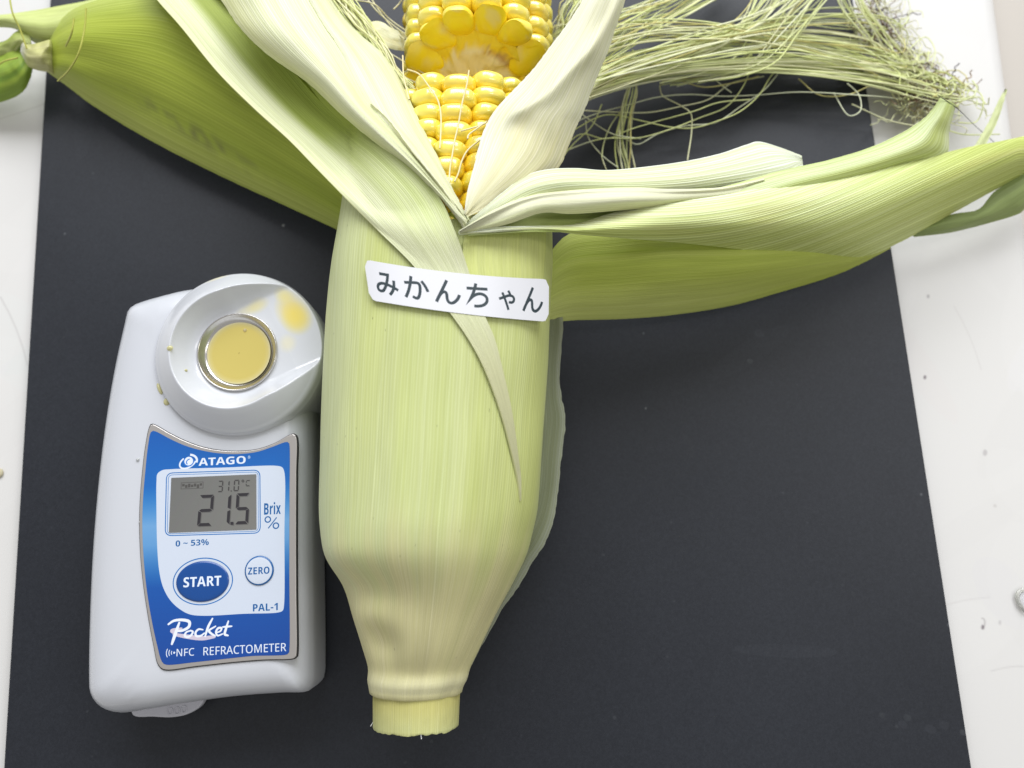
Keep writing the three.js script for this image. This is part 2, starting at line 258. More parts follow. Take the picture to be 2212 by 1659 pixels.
// a leaf: stations [xl, yl, hl, xr, yr, hr, arch], heights in mm
function leaf(name, stations, o = {}) {
  const nv = o.nv ?? 80, nu = o.nu ?? 22, P = [], th = o.th ?? 0.0002, sd = o.seed ?? 1;
  for (let j = 0; j < nv; j++) {
    const v = j / (nv - 1), s = row(stations, v), r = [];
    for (let i = 0; i < nu; i++) {
      const u = i / (nu - 1), x = lerp(s[0], s[3], u), y = lerp(s[1], s[4], u);
      let h = lerp(s[2], s[5], u) + s[6] * 4 * u * (1 - u);
      if (o.fold) h += o.fold(u, v);
      h += (o.wave ?? 0.5) * ((noise2(u * 5 + sd * 7, v * 4 + sd) - 0.5) * 1.6 + (noise2(u * 2 + sd, v * 9 + sd * 3) - 0.5) * 0.8);
      h /= 1000;
      if (o.hug) { const b = onBody(x, y); if (b) { const hb = b.y + (o.off ?? 0.0006); h = o.hug === 2 ? lerp(h, Math.max(h, hb), 1) : lerp(hb, Math.max(h, hb), smooth(o.free ?? 0.3, (o.free ?? 0.3) + 0.15, v)); } }
      h = Math.max(h, 0.0012);
      r.push(at(x + (o.ragged ?? 0.5) * (i === 0 || i === nu - 1 ? (hash(j, sd) - 0.5) * 3 : 0), y, h));
    }
    P.push(r);
  }
  const k = (o.fib ?? 1.2) * (o.flow ? 0.62 : o.mat === M.ribbed ? 1 : 1.7), len = o.len ?? 1.4, fl = (u, v) => { if (!o.flow) return u; const s = row(stations, v); return o.flow(lerp(s[0], s[3], u), lerp(s[1], s[4], u)); };
  const g = shellGrid(P, (u, v) => [fl(u, v) * k + sd * 0.37, v * len], (u, v) => o.col(u, v, fl(u, v)).map((x) => Math.min(0.86, (x + 0.03) * (o.gain ?? 1.08))), th);
  const m = part(name, rel(g, corn), o.mat ?? M.leaf, corn);
  if (o.label) m.userData.label = o.label;
  return m;
}
const white = [0.80, 0.81, 0.62], pale = [0.70, 0.745, 0.44], mid = [0.52, 0.60, 0.19], deep = [0.42, 0.50, 0.04], dark = [0.34, 0.425, 0.025], straw = [0.72, 0.70, 0.42];
const streak = (u, k, s) => noise2(u * k + s, s * 3.1);

// left: dark outer leaf lying out to the upper left
leaf('husk_leaf', [[780, 330, 34, 790, 524, 14, 4], [690, 230, 32, 728, 496, 12, 5], [600, 130, 30, 620, 446, 9, 7], [500, 40, 28, 480, 382, 7, 9], [380, -30, 27, 330, 306, 7, 9], [270, -15, 26, 205, 231, 8, 8], [175, 12, 22, 142, 184, 9, 7], [128, 45, 17, 115, 165, 10, 4], [105, 80, 13, 98, 152, 10, 2]], {
  seed: 3, fib: 1.1, wave: 1.2, nu: 30, label: 'broad dark green outer leaf spread to the upper left',
  col: (u, v) => { let c = mix3(dark, deep, 0.15 + 0.7 * streak(u, 12, 2)); c = mix3(c, mid, 0.35 * smooth(0.25, 0, u) * smooth(0.3, 0.7, v)); c = mix3(c, [0.43, 0.48, 0.11], 0.7 * smooth(0.78, 0.97, u)); const b = Math.exp(-(((v - 0.42) / 0.13) ** 2 + ((u - 0.83 + (v - 0.4) * 0.3) / 0.05) ** 2)) * smooth(0.45, 0.7, noise2(u * 130, v * 150)); c = mix3(c, [0.13, 0.12, 0.05], 0.6 * b); c = mix3(c, mid, 0.3 * smooth(0.85, 1, v)); return c; } });
// second outer leaf behind it, running off the top left corner
leaf('husk_leaf', [[330, -60, 16, 215, 30, 14, 1], [220, -8, 15, 170, 78, 13, 3], [120, 14, 14, 118, 104, 11, 4], [60, 24, 13, 75, 92, 10, 4], [0, 32, 13, 30, 62, 10, 3], [-60, 34, 12, -40, 60, 10, 2]], { seed: 5, fib: 0.8, label: 'pale green leaf running off the left edge at the top', col: (u, v) => mix3(mix3([0.55, 0.62, 0.22], mid, streak(u, 12, 5)), deep, 0.5 * smooth(0.4, 1, u)) });
leaf('leaf_tip', [[45, 95, 9, 72, 142, 10, 1], [22, 108, 9, 64, 175, 9, 3], [-5, 118, 8, 45, 202, 6, 4], [-40, 122, 6, 5, 220, 4, 4], [-90, 130, 4, -60, 235, 3, 3]], { seed: 6, fib: 0.9, wave: 0.6, label: 'deep green leaf tip at the left edge', col: (u, v) => mix3([0.16, 0.28, 0.012], [0.38, 0.50, 0.04], clamp(streak(u, 9, 4) * 1.1 - 0.15)) });
leaf('leaf_tip', [[62, 60, 12, 70, 112, 12, 1], [35, 68, 12, 45, 100, 11, 2], [10, 88, 11, 25, 118, 9, 1], [-30, 96, 9, -30, 132, 7, 1]], { seed: 26, fib: 0.6, wave: 0.6, col: (u, v) => mix3([0.36, 0.45, 0.08], [0.55, 0.58, 0.25], u) });
leaf('leaf_node', [[46, 88, 12, 44, 112, 11, 1], [60, 96, 15, 60, 142, 12, 3], [84, 92, 17, 82, 152, 12, 4], [106, 86, 17, 104, 156, 12, 3], [118, 90, 13, 120, 162, 10, 1]], { seed: 8, fib: 0.4, wave: 1, label: 'dry straw coloured node where the left leaf ends', col: (u, v) => mix3(mix3([0.56, 0.54, 0.26], [0.50, 0.52, 0.16], streak(u, 6, 3)), [0.8, 0.79, 0.72], smooth(0.25, 0, v)) });

// left: under-layer seen in the gap between the two pale leaves
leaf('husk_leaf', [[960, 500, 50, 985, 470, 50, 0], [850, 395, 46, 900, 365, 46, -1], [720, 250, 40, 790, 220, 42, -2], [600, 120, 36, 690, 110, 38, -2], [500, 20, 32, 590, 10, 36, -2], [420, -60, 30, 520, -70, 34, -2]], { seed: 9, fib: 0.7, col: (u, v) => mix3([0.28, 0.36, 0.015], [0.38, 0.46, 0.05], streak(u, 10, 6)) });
// left: wide pale leaf whose lower end lies down the front of the husk as a narrow tongue
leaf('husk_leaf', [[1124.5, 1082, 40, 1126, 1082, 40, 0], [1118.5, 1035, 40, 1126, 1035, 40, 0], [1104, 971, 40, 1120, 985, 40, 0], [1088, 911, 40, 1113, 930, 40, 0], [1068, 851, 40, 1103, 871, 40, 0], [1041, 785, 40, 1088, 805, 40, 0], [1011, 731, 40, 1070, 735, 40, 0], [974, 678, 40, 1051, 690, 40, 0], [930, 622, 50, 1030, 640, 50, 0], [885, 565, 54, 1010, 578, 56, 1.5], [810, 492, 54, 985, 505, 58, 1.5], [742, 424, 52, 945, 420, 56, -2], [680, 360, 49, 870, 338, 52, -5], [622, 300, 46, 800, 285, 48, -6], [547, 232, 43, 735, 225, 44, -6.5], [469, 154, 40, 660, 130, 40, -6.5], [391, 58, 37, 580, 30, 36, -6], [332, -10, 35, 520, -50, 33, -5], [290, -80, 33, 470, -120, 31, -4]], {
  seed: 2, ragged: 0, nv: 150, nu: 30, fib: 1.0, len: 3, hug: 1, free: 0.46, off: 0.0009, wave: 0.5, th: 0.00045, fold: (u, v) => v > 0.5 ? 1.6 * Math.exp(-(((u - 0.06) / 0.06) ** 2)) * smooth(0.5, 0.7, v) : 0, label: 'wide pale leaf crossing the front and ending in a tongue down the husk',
  col: (u, v) => { let c = mix3([0.66, 0.70, 0.42], [0.74, 0.76, 0.52], streak(u, 14, 3)); c = mix3(c, [0.43, 0.53, 0.12], 0.65 * smooth(0.32, 0.5, u) * smooth(0.50, 0.62, v) * smooth(0.8, 0.66, v) * (0.6 + 0.6 * streak(u, 20, 9))); c = mix3(c, mix3([0.27, 0.35, 0.015], [0.38, 0.46, 0.06], 0.5 * streak(u, 12, 1)), 0.97 * smooth(0.24, 0.42, u) * smooth(0.64, 0.74, v)); c = mix3(c, [0.72, 0.73, 0.36], 0.8 * smooth(0.035, 0.0, u) * smooth(0.5, 0.6, v)); c = mix3(c, [0.68, 0.68, 0.40], smooth(0.45, 0.2, v)); return c; } });  // dark green valley: leaf green with part of its shade mixed into the colour
// left: inner leaves
leaf('husk_leaf', [[1004, 500, 57, 1010, 474, 57.5, 0], [985, 470, 57, 1000, 466, 58, 0.8], [940, 415, 56, 960, 418, 57, 1.5], [881, 361, 54, 915, 360, 56, 2.5], [815, 312, 52, 855, 288, 54, 4], [742, 252, 49, 800, 225, 52, 5], [668, 182, 46, 770, 170, 49, 6], [578, 118, 44, 742, 108, 47, 6], [520, 62, 42, 715, 60, 45, 6], [478, 0, 40, 680, 0, 43, 5], [440, -70, 38, 640, -80, 41, 5]], {
  seed: 4, nv: 90, nu: 26, fib: 0.8, wave: 0.9, label: 'creamy inner leaf folded back on the left of the kernels',
  col: (u, v) => { let c = mix3(pale, white, clamp(streak(u, 9, 4) * 1.3 - 0.1)); c = mix3(c, [0.62, 0.64, 0.27], 0.65 * smooth(0.4, 0.05, u) * smooth(0.2, 0.45, v)); c = mix3(c, [0.50, 0.58, 0.14], 0.35 * Math.exp(-(((u - 0.75) / 0.12) ** 2)) * smooth(0.15, 0.4, v) * smooth(0.75, 0.5, v)); return c; } });
leaf('husk_leaf', [[1000, 470, 57, 1013, 476, 57, 0], [985, 452, 57.5, 995, 440, 55, 0.4], [946, 405, 57, 975, 401, 52, 1], [873, 317, 55, 946, 339, 50, 2], [812, 255, 53, 910, 270, 47, 3], [780, 205, 51, 873, 190, 42, 3], [752, 150, 49, 830, 120, 38, 3], [730, 100, 48, 785, 80, 35, 3], [690, 40, 46, 738, 30, 33, 3], [650, -30, 44, 700, -30, 32, 3]], {
  seed: 7, nv: 90, nu: 22, fib: 0.6, wave: 0.8, label: 'thin white inner leaf against the left side of the kernels',
  col: (u, v) => mix3(mix3(white, pale, streak(u, 8, 2)), [0.55, 0.62, 0.2], 0.5 * smooth(0.25, 0.02, u) * smooth(0.1, 0.3, v) * smooth(0.7, 0.5, v)) });
leaf('husk_leaf', [[1005, 492, 56.5, 1008, 480, 57, 0], [940, 400, 55, 952, 402, 58, 0], [880, 330, 53, 893, 330, 57, 0], [825, 268, 52, 842, 262, 55, 0], [795, 228, 51, 802, 224, 53, 0]], { seed: 17, nu: 8, fib: 0.2, col: (u, v) => mix3(white, pale, 0.3) });
leaf('husk_scrap', [[770, 60, 28, 780, 100, 28, 0], [815, 45, 26, 816, 92, 26, 0.5], [850, 62, 25, 846, 106, 25, 0.5], [880, 72, 24, 878, 110, 24, 0.3]], { seed: 27, nu: 12, nv: 24, fib: 0.5, wave: 0.3, col: (u, v) => mix3([0.80, 0.78, 0.55], [0.80, 0.73, 0.42], streak(u, 5, v * 3)) });

// right: inner cream leaf standing beside the kernels
leaf('husk_leaf', [[1003, 462, 57, 1010, 468, 57, 0], [1010, 412, 56, 1075, 440, 55, 1.5], [1026, 350, 54, 1150, 405, 50, 4], [1041, 292, 52, 1204, 366, 44, 6], [1060, 252, 50, 1229, 315, 41, 7], [1085, 219, 49, 1246, 272, 39, 8], [1121, 182, 47, 1262, 240, 38, 8], [1154, 146, 46, 1290, 166, 37, 8], [1190, 98, 45, 1312, 115, 37, 8], [1228, 48, 44, 1330, 62, 36, 7], [1258, 0, 44, 1351, 0, 36, 6], [1295, -70, 43, 1375, -70, 35, 5]], {
  seed: 11, nv: 100, nu: 30, fib: 0.75, wave: 0.5, fold: (u, v) => 2.4 * Math.exp(-(((u - lerp(0.16, 0.9, smooth(0.3, 0.95, v))) / 0.14) ** 2)) * smooth(0.25, 0.45, v) - 0.7 * Math.exp(-(((u - 0.5) / 0.2) ** 2)) * smooth(0.5, 0.8, v), label: 'creamy white inner leaf standing beside the kernels on the right',
  col: (u, v) => { let c = mix3([0.76, 0.74, 0.52], [0.80, 0.80, 0.62], streak(u, 8, 3)); c = mix3(c, [0.68, 0.63, 0.31], 0.55 * smooth(0.55, 0.3, v) * smooth(0.15, 0.4, u) * (0.5 + 0.8 * streak(u, 11, 8))); c = mix3(c, [0.83, 0.82, 0.68], 0.6 * smooth(0.16, 0, u)); return c; } });

// right: layers thrown out to the right
leaf('husk_leaf', [[1178, 560, 30, 1180, 700, 20, 3], [1230, 505, 30, 1235, 692, 15, 6], [1330, 490, 29, 1340, 689, 11, 8], [1450, 480, 28, 1455, 680, 8, 10], [1560, 490, 27, 1580, 660, 7, 10], [1680, 500, 25, 1700, 627, 8, 8], [1780, 510, 22, 1800, 596, 8, 5], [1840, 525, 19, 1860, 570, 9.5, 2], [1890, 520, 17, 1925, 536, 10, 0]], {
  seed: 12, nu: 30, nv: 90, fib: 1.4, wave: 1.0, label: 'deep green outer leaf underneath on the right',
  col: (u, v) => { let c = mix3([0.44, 0.54, 0.05], [0.55, 0.62, 0.12], clamp(streak(u, 18, 4) * 1.2 - 0.1)); c = mix3(c, [0.60, 0.65, 0.20], 0.8 * smooth(0.55, 0.9, u) * smooth(0.75, 0.3, v)); c = mix3(c, [0.60, 0.66, 0.22], 0.5 * smooth(0.2, 0, v)); return c; } });
leaf('leaf_tip', [[1960, 500, 10, 1975, 512, 9, 0], [2052, 464, 11, 2050, 503, 8, 2], [2113, 452, 10, 2118, 487, 7, 2], [2150, 412, 10, 2196, 464, 6, 2], [2215, 372, 10, 2222, 445, 6, 2], [2270, 330, 9, 2290, 400, 5, 1]], { seed: 13, fib: 0.5, wave: 0.4, label: 'olive green leaf tip lying at the right edge', col: (u, v) => mix3([0.20, 0.26, 0.07], [0.28, 0.36, 0.11], streak(u, 8, 2)) });
leaf('leaf_tip', [[2085, 345, 8, 2108, 352, 8, 0], [2108, 310, 8, 2126, 318, 8, 0.3], [2136, 262, 8, 2152, 268, 8, 0.3], [2158, 215, 9, 2168, 222, 9, 0.2], [2172, 192, 9, 2174, 193, 9, 0]], { seed: 14, nu: 6, fib: 0.15, label: 'thin pointed green leaf sliver at the upper right', col: () => [0.64, 0.70, 0.36] });
leaf('husk_leaf', [[1000, 488, 57, 1004, 498, 57, 0], [1080, 420, 56, 1080, 470, 56, 1.5], [1130, 382, 53, 1150, 440, 53, 3], [1180, 366, 50, 1220, 425, 50, 4], [1245, 363, 46, 1290, 420, 47, 4], [1320, 367, 42, 1380, 420, 43, 4], [1456, 352, 37, 1480, 420, 38, 4], [1550, 333, 33, 1560, 412, 35, 4], [1610, 313, 31, 1650, 400, 33, 3], [1642, 306, 30, 1715, 385, 32, 2], [1690, 320, 30, 1734, 365, 31, 1], [1732, 336, 30, 1735, 358, 30, 0]], {
  mat: M.ribbed, seed: 15, nu: 26, nv: 100, fib: 0.6, wave: 0.3, len: 1.1, fold: (u, v) => 0.4 * Math.exp(-(((u - 0.5) / 0.15) ** 2)) * smooth(0.1, 0.3, v) * smooth(0.7, 0.5, v), label: 'white inner leaf with a torn square end on the right',
  col: (u, v) => { let c = mix3([0.76, 0.79, 0.52], [0.84, 0.85, 0.70], clamp(streak(u, 10, 3) * 1.2)); c = mix3(c, [0.76, 0.76, 0.66], smooth(0.6, 0.85, v)); c = mix3(c, [0.66, 0.73, 0.38], 0.35 * smooth(0.3, 0.6, u) * smooth(0.7, 0.4, v)); return c; } });
leaf('husk_leaf', [[992, 498, 57.5, 996, 506, 57, 0], [1080, 446, 57.5, 1090, 486, 57, 1.2], [1150, 420, 55, 1170, 460, 55, 2], [1230, 408, 51, 1240, 462, 50, 3], [1350, 404, 46, 1370, 452, 45, 4], [1450, 408, 42, 1460, 445, 41, 3], [1560, 404, 39, 1570, 430, 38, 2], [1650, 385, 36, 1660, 410, 35, 1]], { seed: 16, nu: 18, fib: 0.6, wave: 0.4, fold: (u) => 1.4 * Math.exp(-(((u - 0.12) / 0.1) ** 2)), col: (u, v) => mix3(mix3([0.80, 0.82, 0.62], [0.70, 0.76, 0.44], streak(u, 8, 6)), [0.74, 0.78, 0.40], 0.6 * smooth(0.5, 0.9, u)) });
leaf('husk_leaf', [[1010, 500, 56, 1012, 508, 56, 0], [1120, 462, 54.5, 1130, 500, 55, -1], [1210, 440, 49, 1215, 500, 51, -3], [1330, 438, 43, 1340, 500, 45, -3], [1430, 430, 40, 1440, 480, 42, -2]], { seed: 18, nu: 14, fib: 0.6, col: (u, v) => mix3([0.40, 0.52, 0.09], [0.66, 0.72, 0.36], clamp(streak(u, 7, 3) + 0.4 * smooth(0.5, 0, v))) });
// the pointed inner leaf behind, then the big front leaf
leaf('husk_leaf', [[1460, 430, 40, 1480, 470, 39, 1], [1527, 412, 38, 1560, 450, 37, 3], [1600, 393, 36, 1660, 440, 34, 4], [1691, 367, 33, 1760, 415, 31, 5], [1784, 347, 30, 1860, 390, 28, 5], [1878, 319, 28, 1960, 362, 25, 5], [1945, 288, 27, 2042, 335, 24, 5], [1990, 260, 28, 2050, 290, 25, 4], [2014, 236, 29, 2055, 264, 27, 3], [2032, 210, 30, 2066, 226, 29, 1]], {
  mat: M.ribbed, seed: 19, nu: 24, nv: 80, fib: 0.7, wave: 0.4, label: 'pointed pale leaf rising towards the silk on the right',
  col: (u, v) => { let c = mix3(pale, [0.56, 0.63, 0.22], clamp(streak(u, 9, 5) * 1.2 - 0.2)); c = mix3(c, [0.56, 0.60, 0.16], 0.5 * smooth(0.3, 0.6, u) * smooth(0.2, 0.5, v)); c = mix3(c, [0.72, 0.73, 0.56], 0.7 * smooth(0.75, 1, u) * smooth(0.4, 0.7, v)); return mix3(c, [0.50, 0.58, 0.2], 0.5 * smooth(0.85, 1, v)); } });
const flowG = (x) => { const t = clamp((x - 1150) / 1050), n = 30; let g = 0; for (let i = 0; i < n; i++) { const q = (i + 0.5) / n * t, X = 1150 + q * 1050; g += table([1150, 1400, 1600, 1750, 1900, 2200], [0.10, 0.0, -0.20, -0.36, -0.46, -0.46], X) * t * 1050 / n; } return g; };
leaf('husk_leaf', [[990, 502, 57.5, 992, 508, 57, 0], [1090, 490, 57, 1090, 500, 56.5, 0], [1175, 487, 52, 1180, 499, 52, 1], [1240, 484, 48, 1255, 507, 48, 2], [1315, 462, 45, 1350, 515, 44, 4], [1400, 441, 43, 1450, 523, 38, 6], [1490, 424, 41, 1550, 533, 32, 8], [1580, 408, 38, 1650, 545, 26, 10], [1680, 394, 36, 1740, 556, 20, 11], [1780, 385, 33, 1815, 562, 15, 11], [1880, 370, 30, 1875, 553, 12.5, 10], [1980, 346, 27, 1945, 523, 11, 9], [2060, 325, 24, 2020, 482, 11, 8], [2110, 314, 22.5, 2090, 443, 11, 7], [2160, 305, 21, 2165, 402, 10, 6], [2230, 290, 18, 2240, 360, 10, 4]], {
  mat: M.ribbed, seed: 21, nu: 44, nv: 130, fib: 1.7, wave: 0.4, len: 1.2, label: 'large yellowish green leaf thrown out across the right edge', flow: (x, y) => (y - flowG(x) - 480) / 130,
  col: (u, v, f) => { let c = mix3([0.72, 0.76, 0.30], [0.62, 0.67, 0.20], clamp(noise2(f * 15 + 40, 6.2) * 1.3 - 0.1)); c = mix3(c, [0.82, 0.85, 0.56], 0.9 * smooth(0.7, 0.1, u) * smooth(0.85, 0.45, v)); c = mix3(c, [0.84, 0.85, 0.68], smooth(0.2, 0.02, v)); c = mix3(c, [0.50, 0.55, 0.12], 0.6 * smooth(0.7, 0.95, v)); c = mix3(c, [0.68, 0.63, 0.24], 0.45 * smooth(0.5, 0.75, fbm(u * 3 + 4, v * 6, 3))); return c; } });

// right: loose translucent membrane along the side of the husk, and the fold beside the sticker
leaf('membrane', [[1170, 640, 22, 1206, 660, 18, 0], [1170, 700, 22, 1217, 700, 18, 0], [1160, 790, 22, 1209, 795, 17, 0.5], [1150, 850, 22, 1213, 858, 17, 0.5], [1150, 905, 22, 1222, 908, 17, 0.5], [1145, 980, 21, 1213, 990, 17, 0.5], [1140, 1060, 21, 1205, 1065, 16, 0.5], [1120, 1110, 20, 1197, 1120, 16, 0.5], [1095, 1150, 20, 1178, 1172, 16, 0.5], [1070, 1190, 19, 1152, 1212, 16, 0.3], [1040, 1260, 18, 1115, 1275, 16, 0.2], [1020, 1310, 18, 1084, 1318, 16, 0.2], [1000, 1380, 17, 1046, 1385, 16, 0], [980, 1440, 17, 1012, 1450, 16, 0]], { seed: 23, nu: 14, fib: 0.8, wave: 0.6, ragged: 0.8, th: 0.0001, mat: M.membrane, label: 'thin whitish papery membrane along the right side of the husk', col: (u, v) => mix3([0.50, 0.52, 0.34], [0.78, 0.78, 0.70], smooth(0.72, 1, u) * 0.8 + 0.2 * noise2(u * 40, v * 2)) });
leaf('husk_leaf', [[1004, 505, 40, 1190, 500, 30, 0], [999, 545, 40, 1190, 545, 30, 0], [1001, 580, 40, 1189, 595, 30, 0], [1012, 615, 40, 1184, 635, 30, 0], [1035, 645, 40, 1170, 668, 30, 0]], { seed: 25, nu: 34, nv: 40, fib: 1.6, len: 0.6, hug: 2, off: 0.00035, th: 0.0003, wave: 0, label: 'yellow green husk layer on the right half below the leaves', col: (u, v) => mix3(mix3(yg, [0.64, 0.69, 0.25], streak(u, 16, 2)), gDeep, 0.5 * smooth(0.12, 0, v) + 0.25 * smooth(0.8, 1, u)) });

// ------------------------------------------------------------------ kernels and cob
const A0 = at(978, 480, 0.029), B0 = at(1008, 150, 0.0235);
const axis = (z) => { const t = (z - A0.z) / (B0.z - A0.z); return { x: lerp(A0.x, B0.x, t), y: lerp(A0.y, Math.min(B0.y, 0.0235), clamp(t, 0, 1.2)) }; };
const supe = (x, p) => Math.sign(x) * Math.pow(Math.abs(x), p);
function kernelGeo(v) {          // radial = y, round the ear = x, along = z; about a unit across
  const g = new THREE.SphereGeometry(1, 22, 16), p = g.attributes.position, c = [], q = V();
  for (let i = 0; i < p.count; i++) {
    q.fromBufferAttribute(p, i);
    const x = supe(q.x, 0.66 + v * 0.04), y = supe(q.y, 0.82), z = supe(q.z, 0.70 + (v % 2) * 0.05), k = 1 - 0.22 * smooth(0.2, -1, q.y);
    p.setXYZ(i, x * k * (1 + 0.05 * Math.sin(v * 2 + q.z * 2)), y + 0.05 * Math.sin(q.x * 2 + v), z * k * (1 + 0.06 * Math.cos(v * 3 + q.x * 2)));
    const t = smooth(-0.1, 0.95, q.y + 0.08 * Math.sin(v * 5 + q.x * 3)), s = mix3([0.96, 0.71, 0.012], [0.97, 0.805, 0.12], t);
    const scar = Math.exp(-((q.x + 0.1) ** 2 + (q.z - 0.25) ** 2) / 0.008) * (q.y > 0 ? 1 : 0);
    c.push(...mix3(s, [0.88, 0.72, 0.25], scar * 0.6));
  }
  g.setAttribute('color', new THREE.Float32BufferAttribute(c, 3)); g.deleteAttribute('uv');
  const m = mergeVertices(g); m.computeVertexNormals(); return m;
}
const kGeos = [0, 1, 2, 3, 4].map(kernelGeo);
const kMats = [M.kernel, M.kernel.clone(), M.kernel.clone()];
kMats[1].color = rgb(1, 0.93, 0.8); kMats[2].color = rgb(0.95, 0.98, 1.0);
const COLS = 15, RK = 0.0166;
function placeKernel(th, z, R, sx, sz, name, parent) {
  const a = axis(z), m = new THREE.Mesh(kGeos[Math.floor(rnd() * 5)], kMats[Math.floor(rnd() * 3)]);
  m.name = name; m.castShadow = m.receiveShadow = true;
  const r = R + rs(0.00025);
  m.position.set(a.x + r * Math.sin(th) - parent.position.x, a.y + r * Math.cos(th) - parent.position.y, z - parent.position.z);
  m.rotation.set(rs(0.05), rs(0.06), -th + rs(0.05)); m.scale.set(sx, 0.0052, sz); parent.add(m); return m;
}
const slant = Math.tan(30 * Math.PI / 180);
{
  const zTop = at(1010, 152, 0.045).z, zLow = at(990, 475, 0.05).z;
  const endAt = (y) => zTop + (0.045 - y) * slant * 0.35;       // the break slants back under the ear
  for (let c = 0; c < COLS; c++) {
    const th0 = (c - 5) * 2 * Math.PI / COLS + 0.03; if (Math.abs(th0) > 1.95) continue;
    let z = zTop + 0.0018 + (c % 2) * 0.0022 + rs(0.0005), k = 0;
    const a = axis(zTop); if (c === 7) z -= 0.005; z += Math.max(0, (0.045 - (a.y + 0.021 * Math.cos(th0))) * slant * 0.35);
    while (z < zLow + 0.004) {
      const t = (z - zTop) / (zLow - zTop), pitch = lerp(0.0046, 0.0056, clamp(t)) * (0.94 + rnd() * 0.12);
      placeKernel(th0 + 0.10 * t * Math.sin(c) + rs(0.03), z, RK + 0.0006 * t, 0.0046 * (0.93 + rnd() * 0.13), pitch * 0.56, 'kernel', corn);
      z += pitch; k++;
    }
  }
  // cob core inside the kernels
  const P = [], n = 40, zr = [zLow + 0.01, zTop]; for (let j = 0; j <= 12; j++) { const r = []; for (let i = 0; i <= n; i++) { const th = i / n * 2 * Math.PI, zz = lerp(zr[0], 0, 0), aa = axis(zTop), y = aa.y + 0.0178 * Math.cos(th), ze = endAt(y), z = lerp(zr[0], ze, j / 12), a = axis(z); r.push(V(a.x + 0.0178 * Math.sin(th), a.y + 0.0178 * Math.cos(th), z)); } P.push(r); }
  for (const k of [0.8, 0.5, 0.2, 0.01]) { const L = P[12]; const ax = axis(zTop); P.push(L.map((p) => { const y = ax.y + (p.y - ax.y) * k; return V(ax.x + (p.x - ax.x) * k, y, endAt(y) + rs(0.0004)); })); }
  const g = gridGeo(P, null, () => [0.86, 0.62, 0.06]); part('cob', rel(g, corn), M.cob, corn);
}
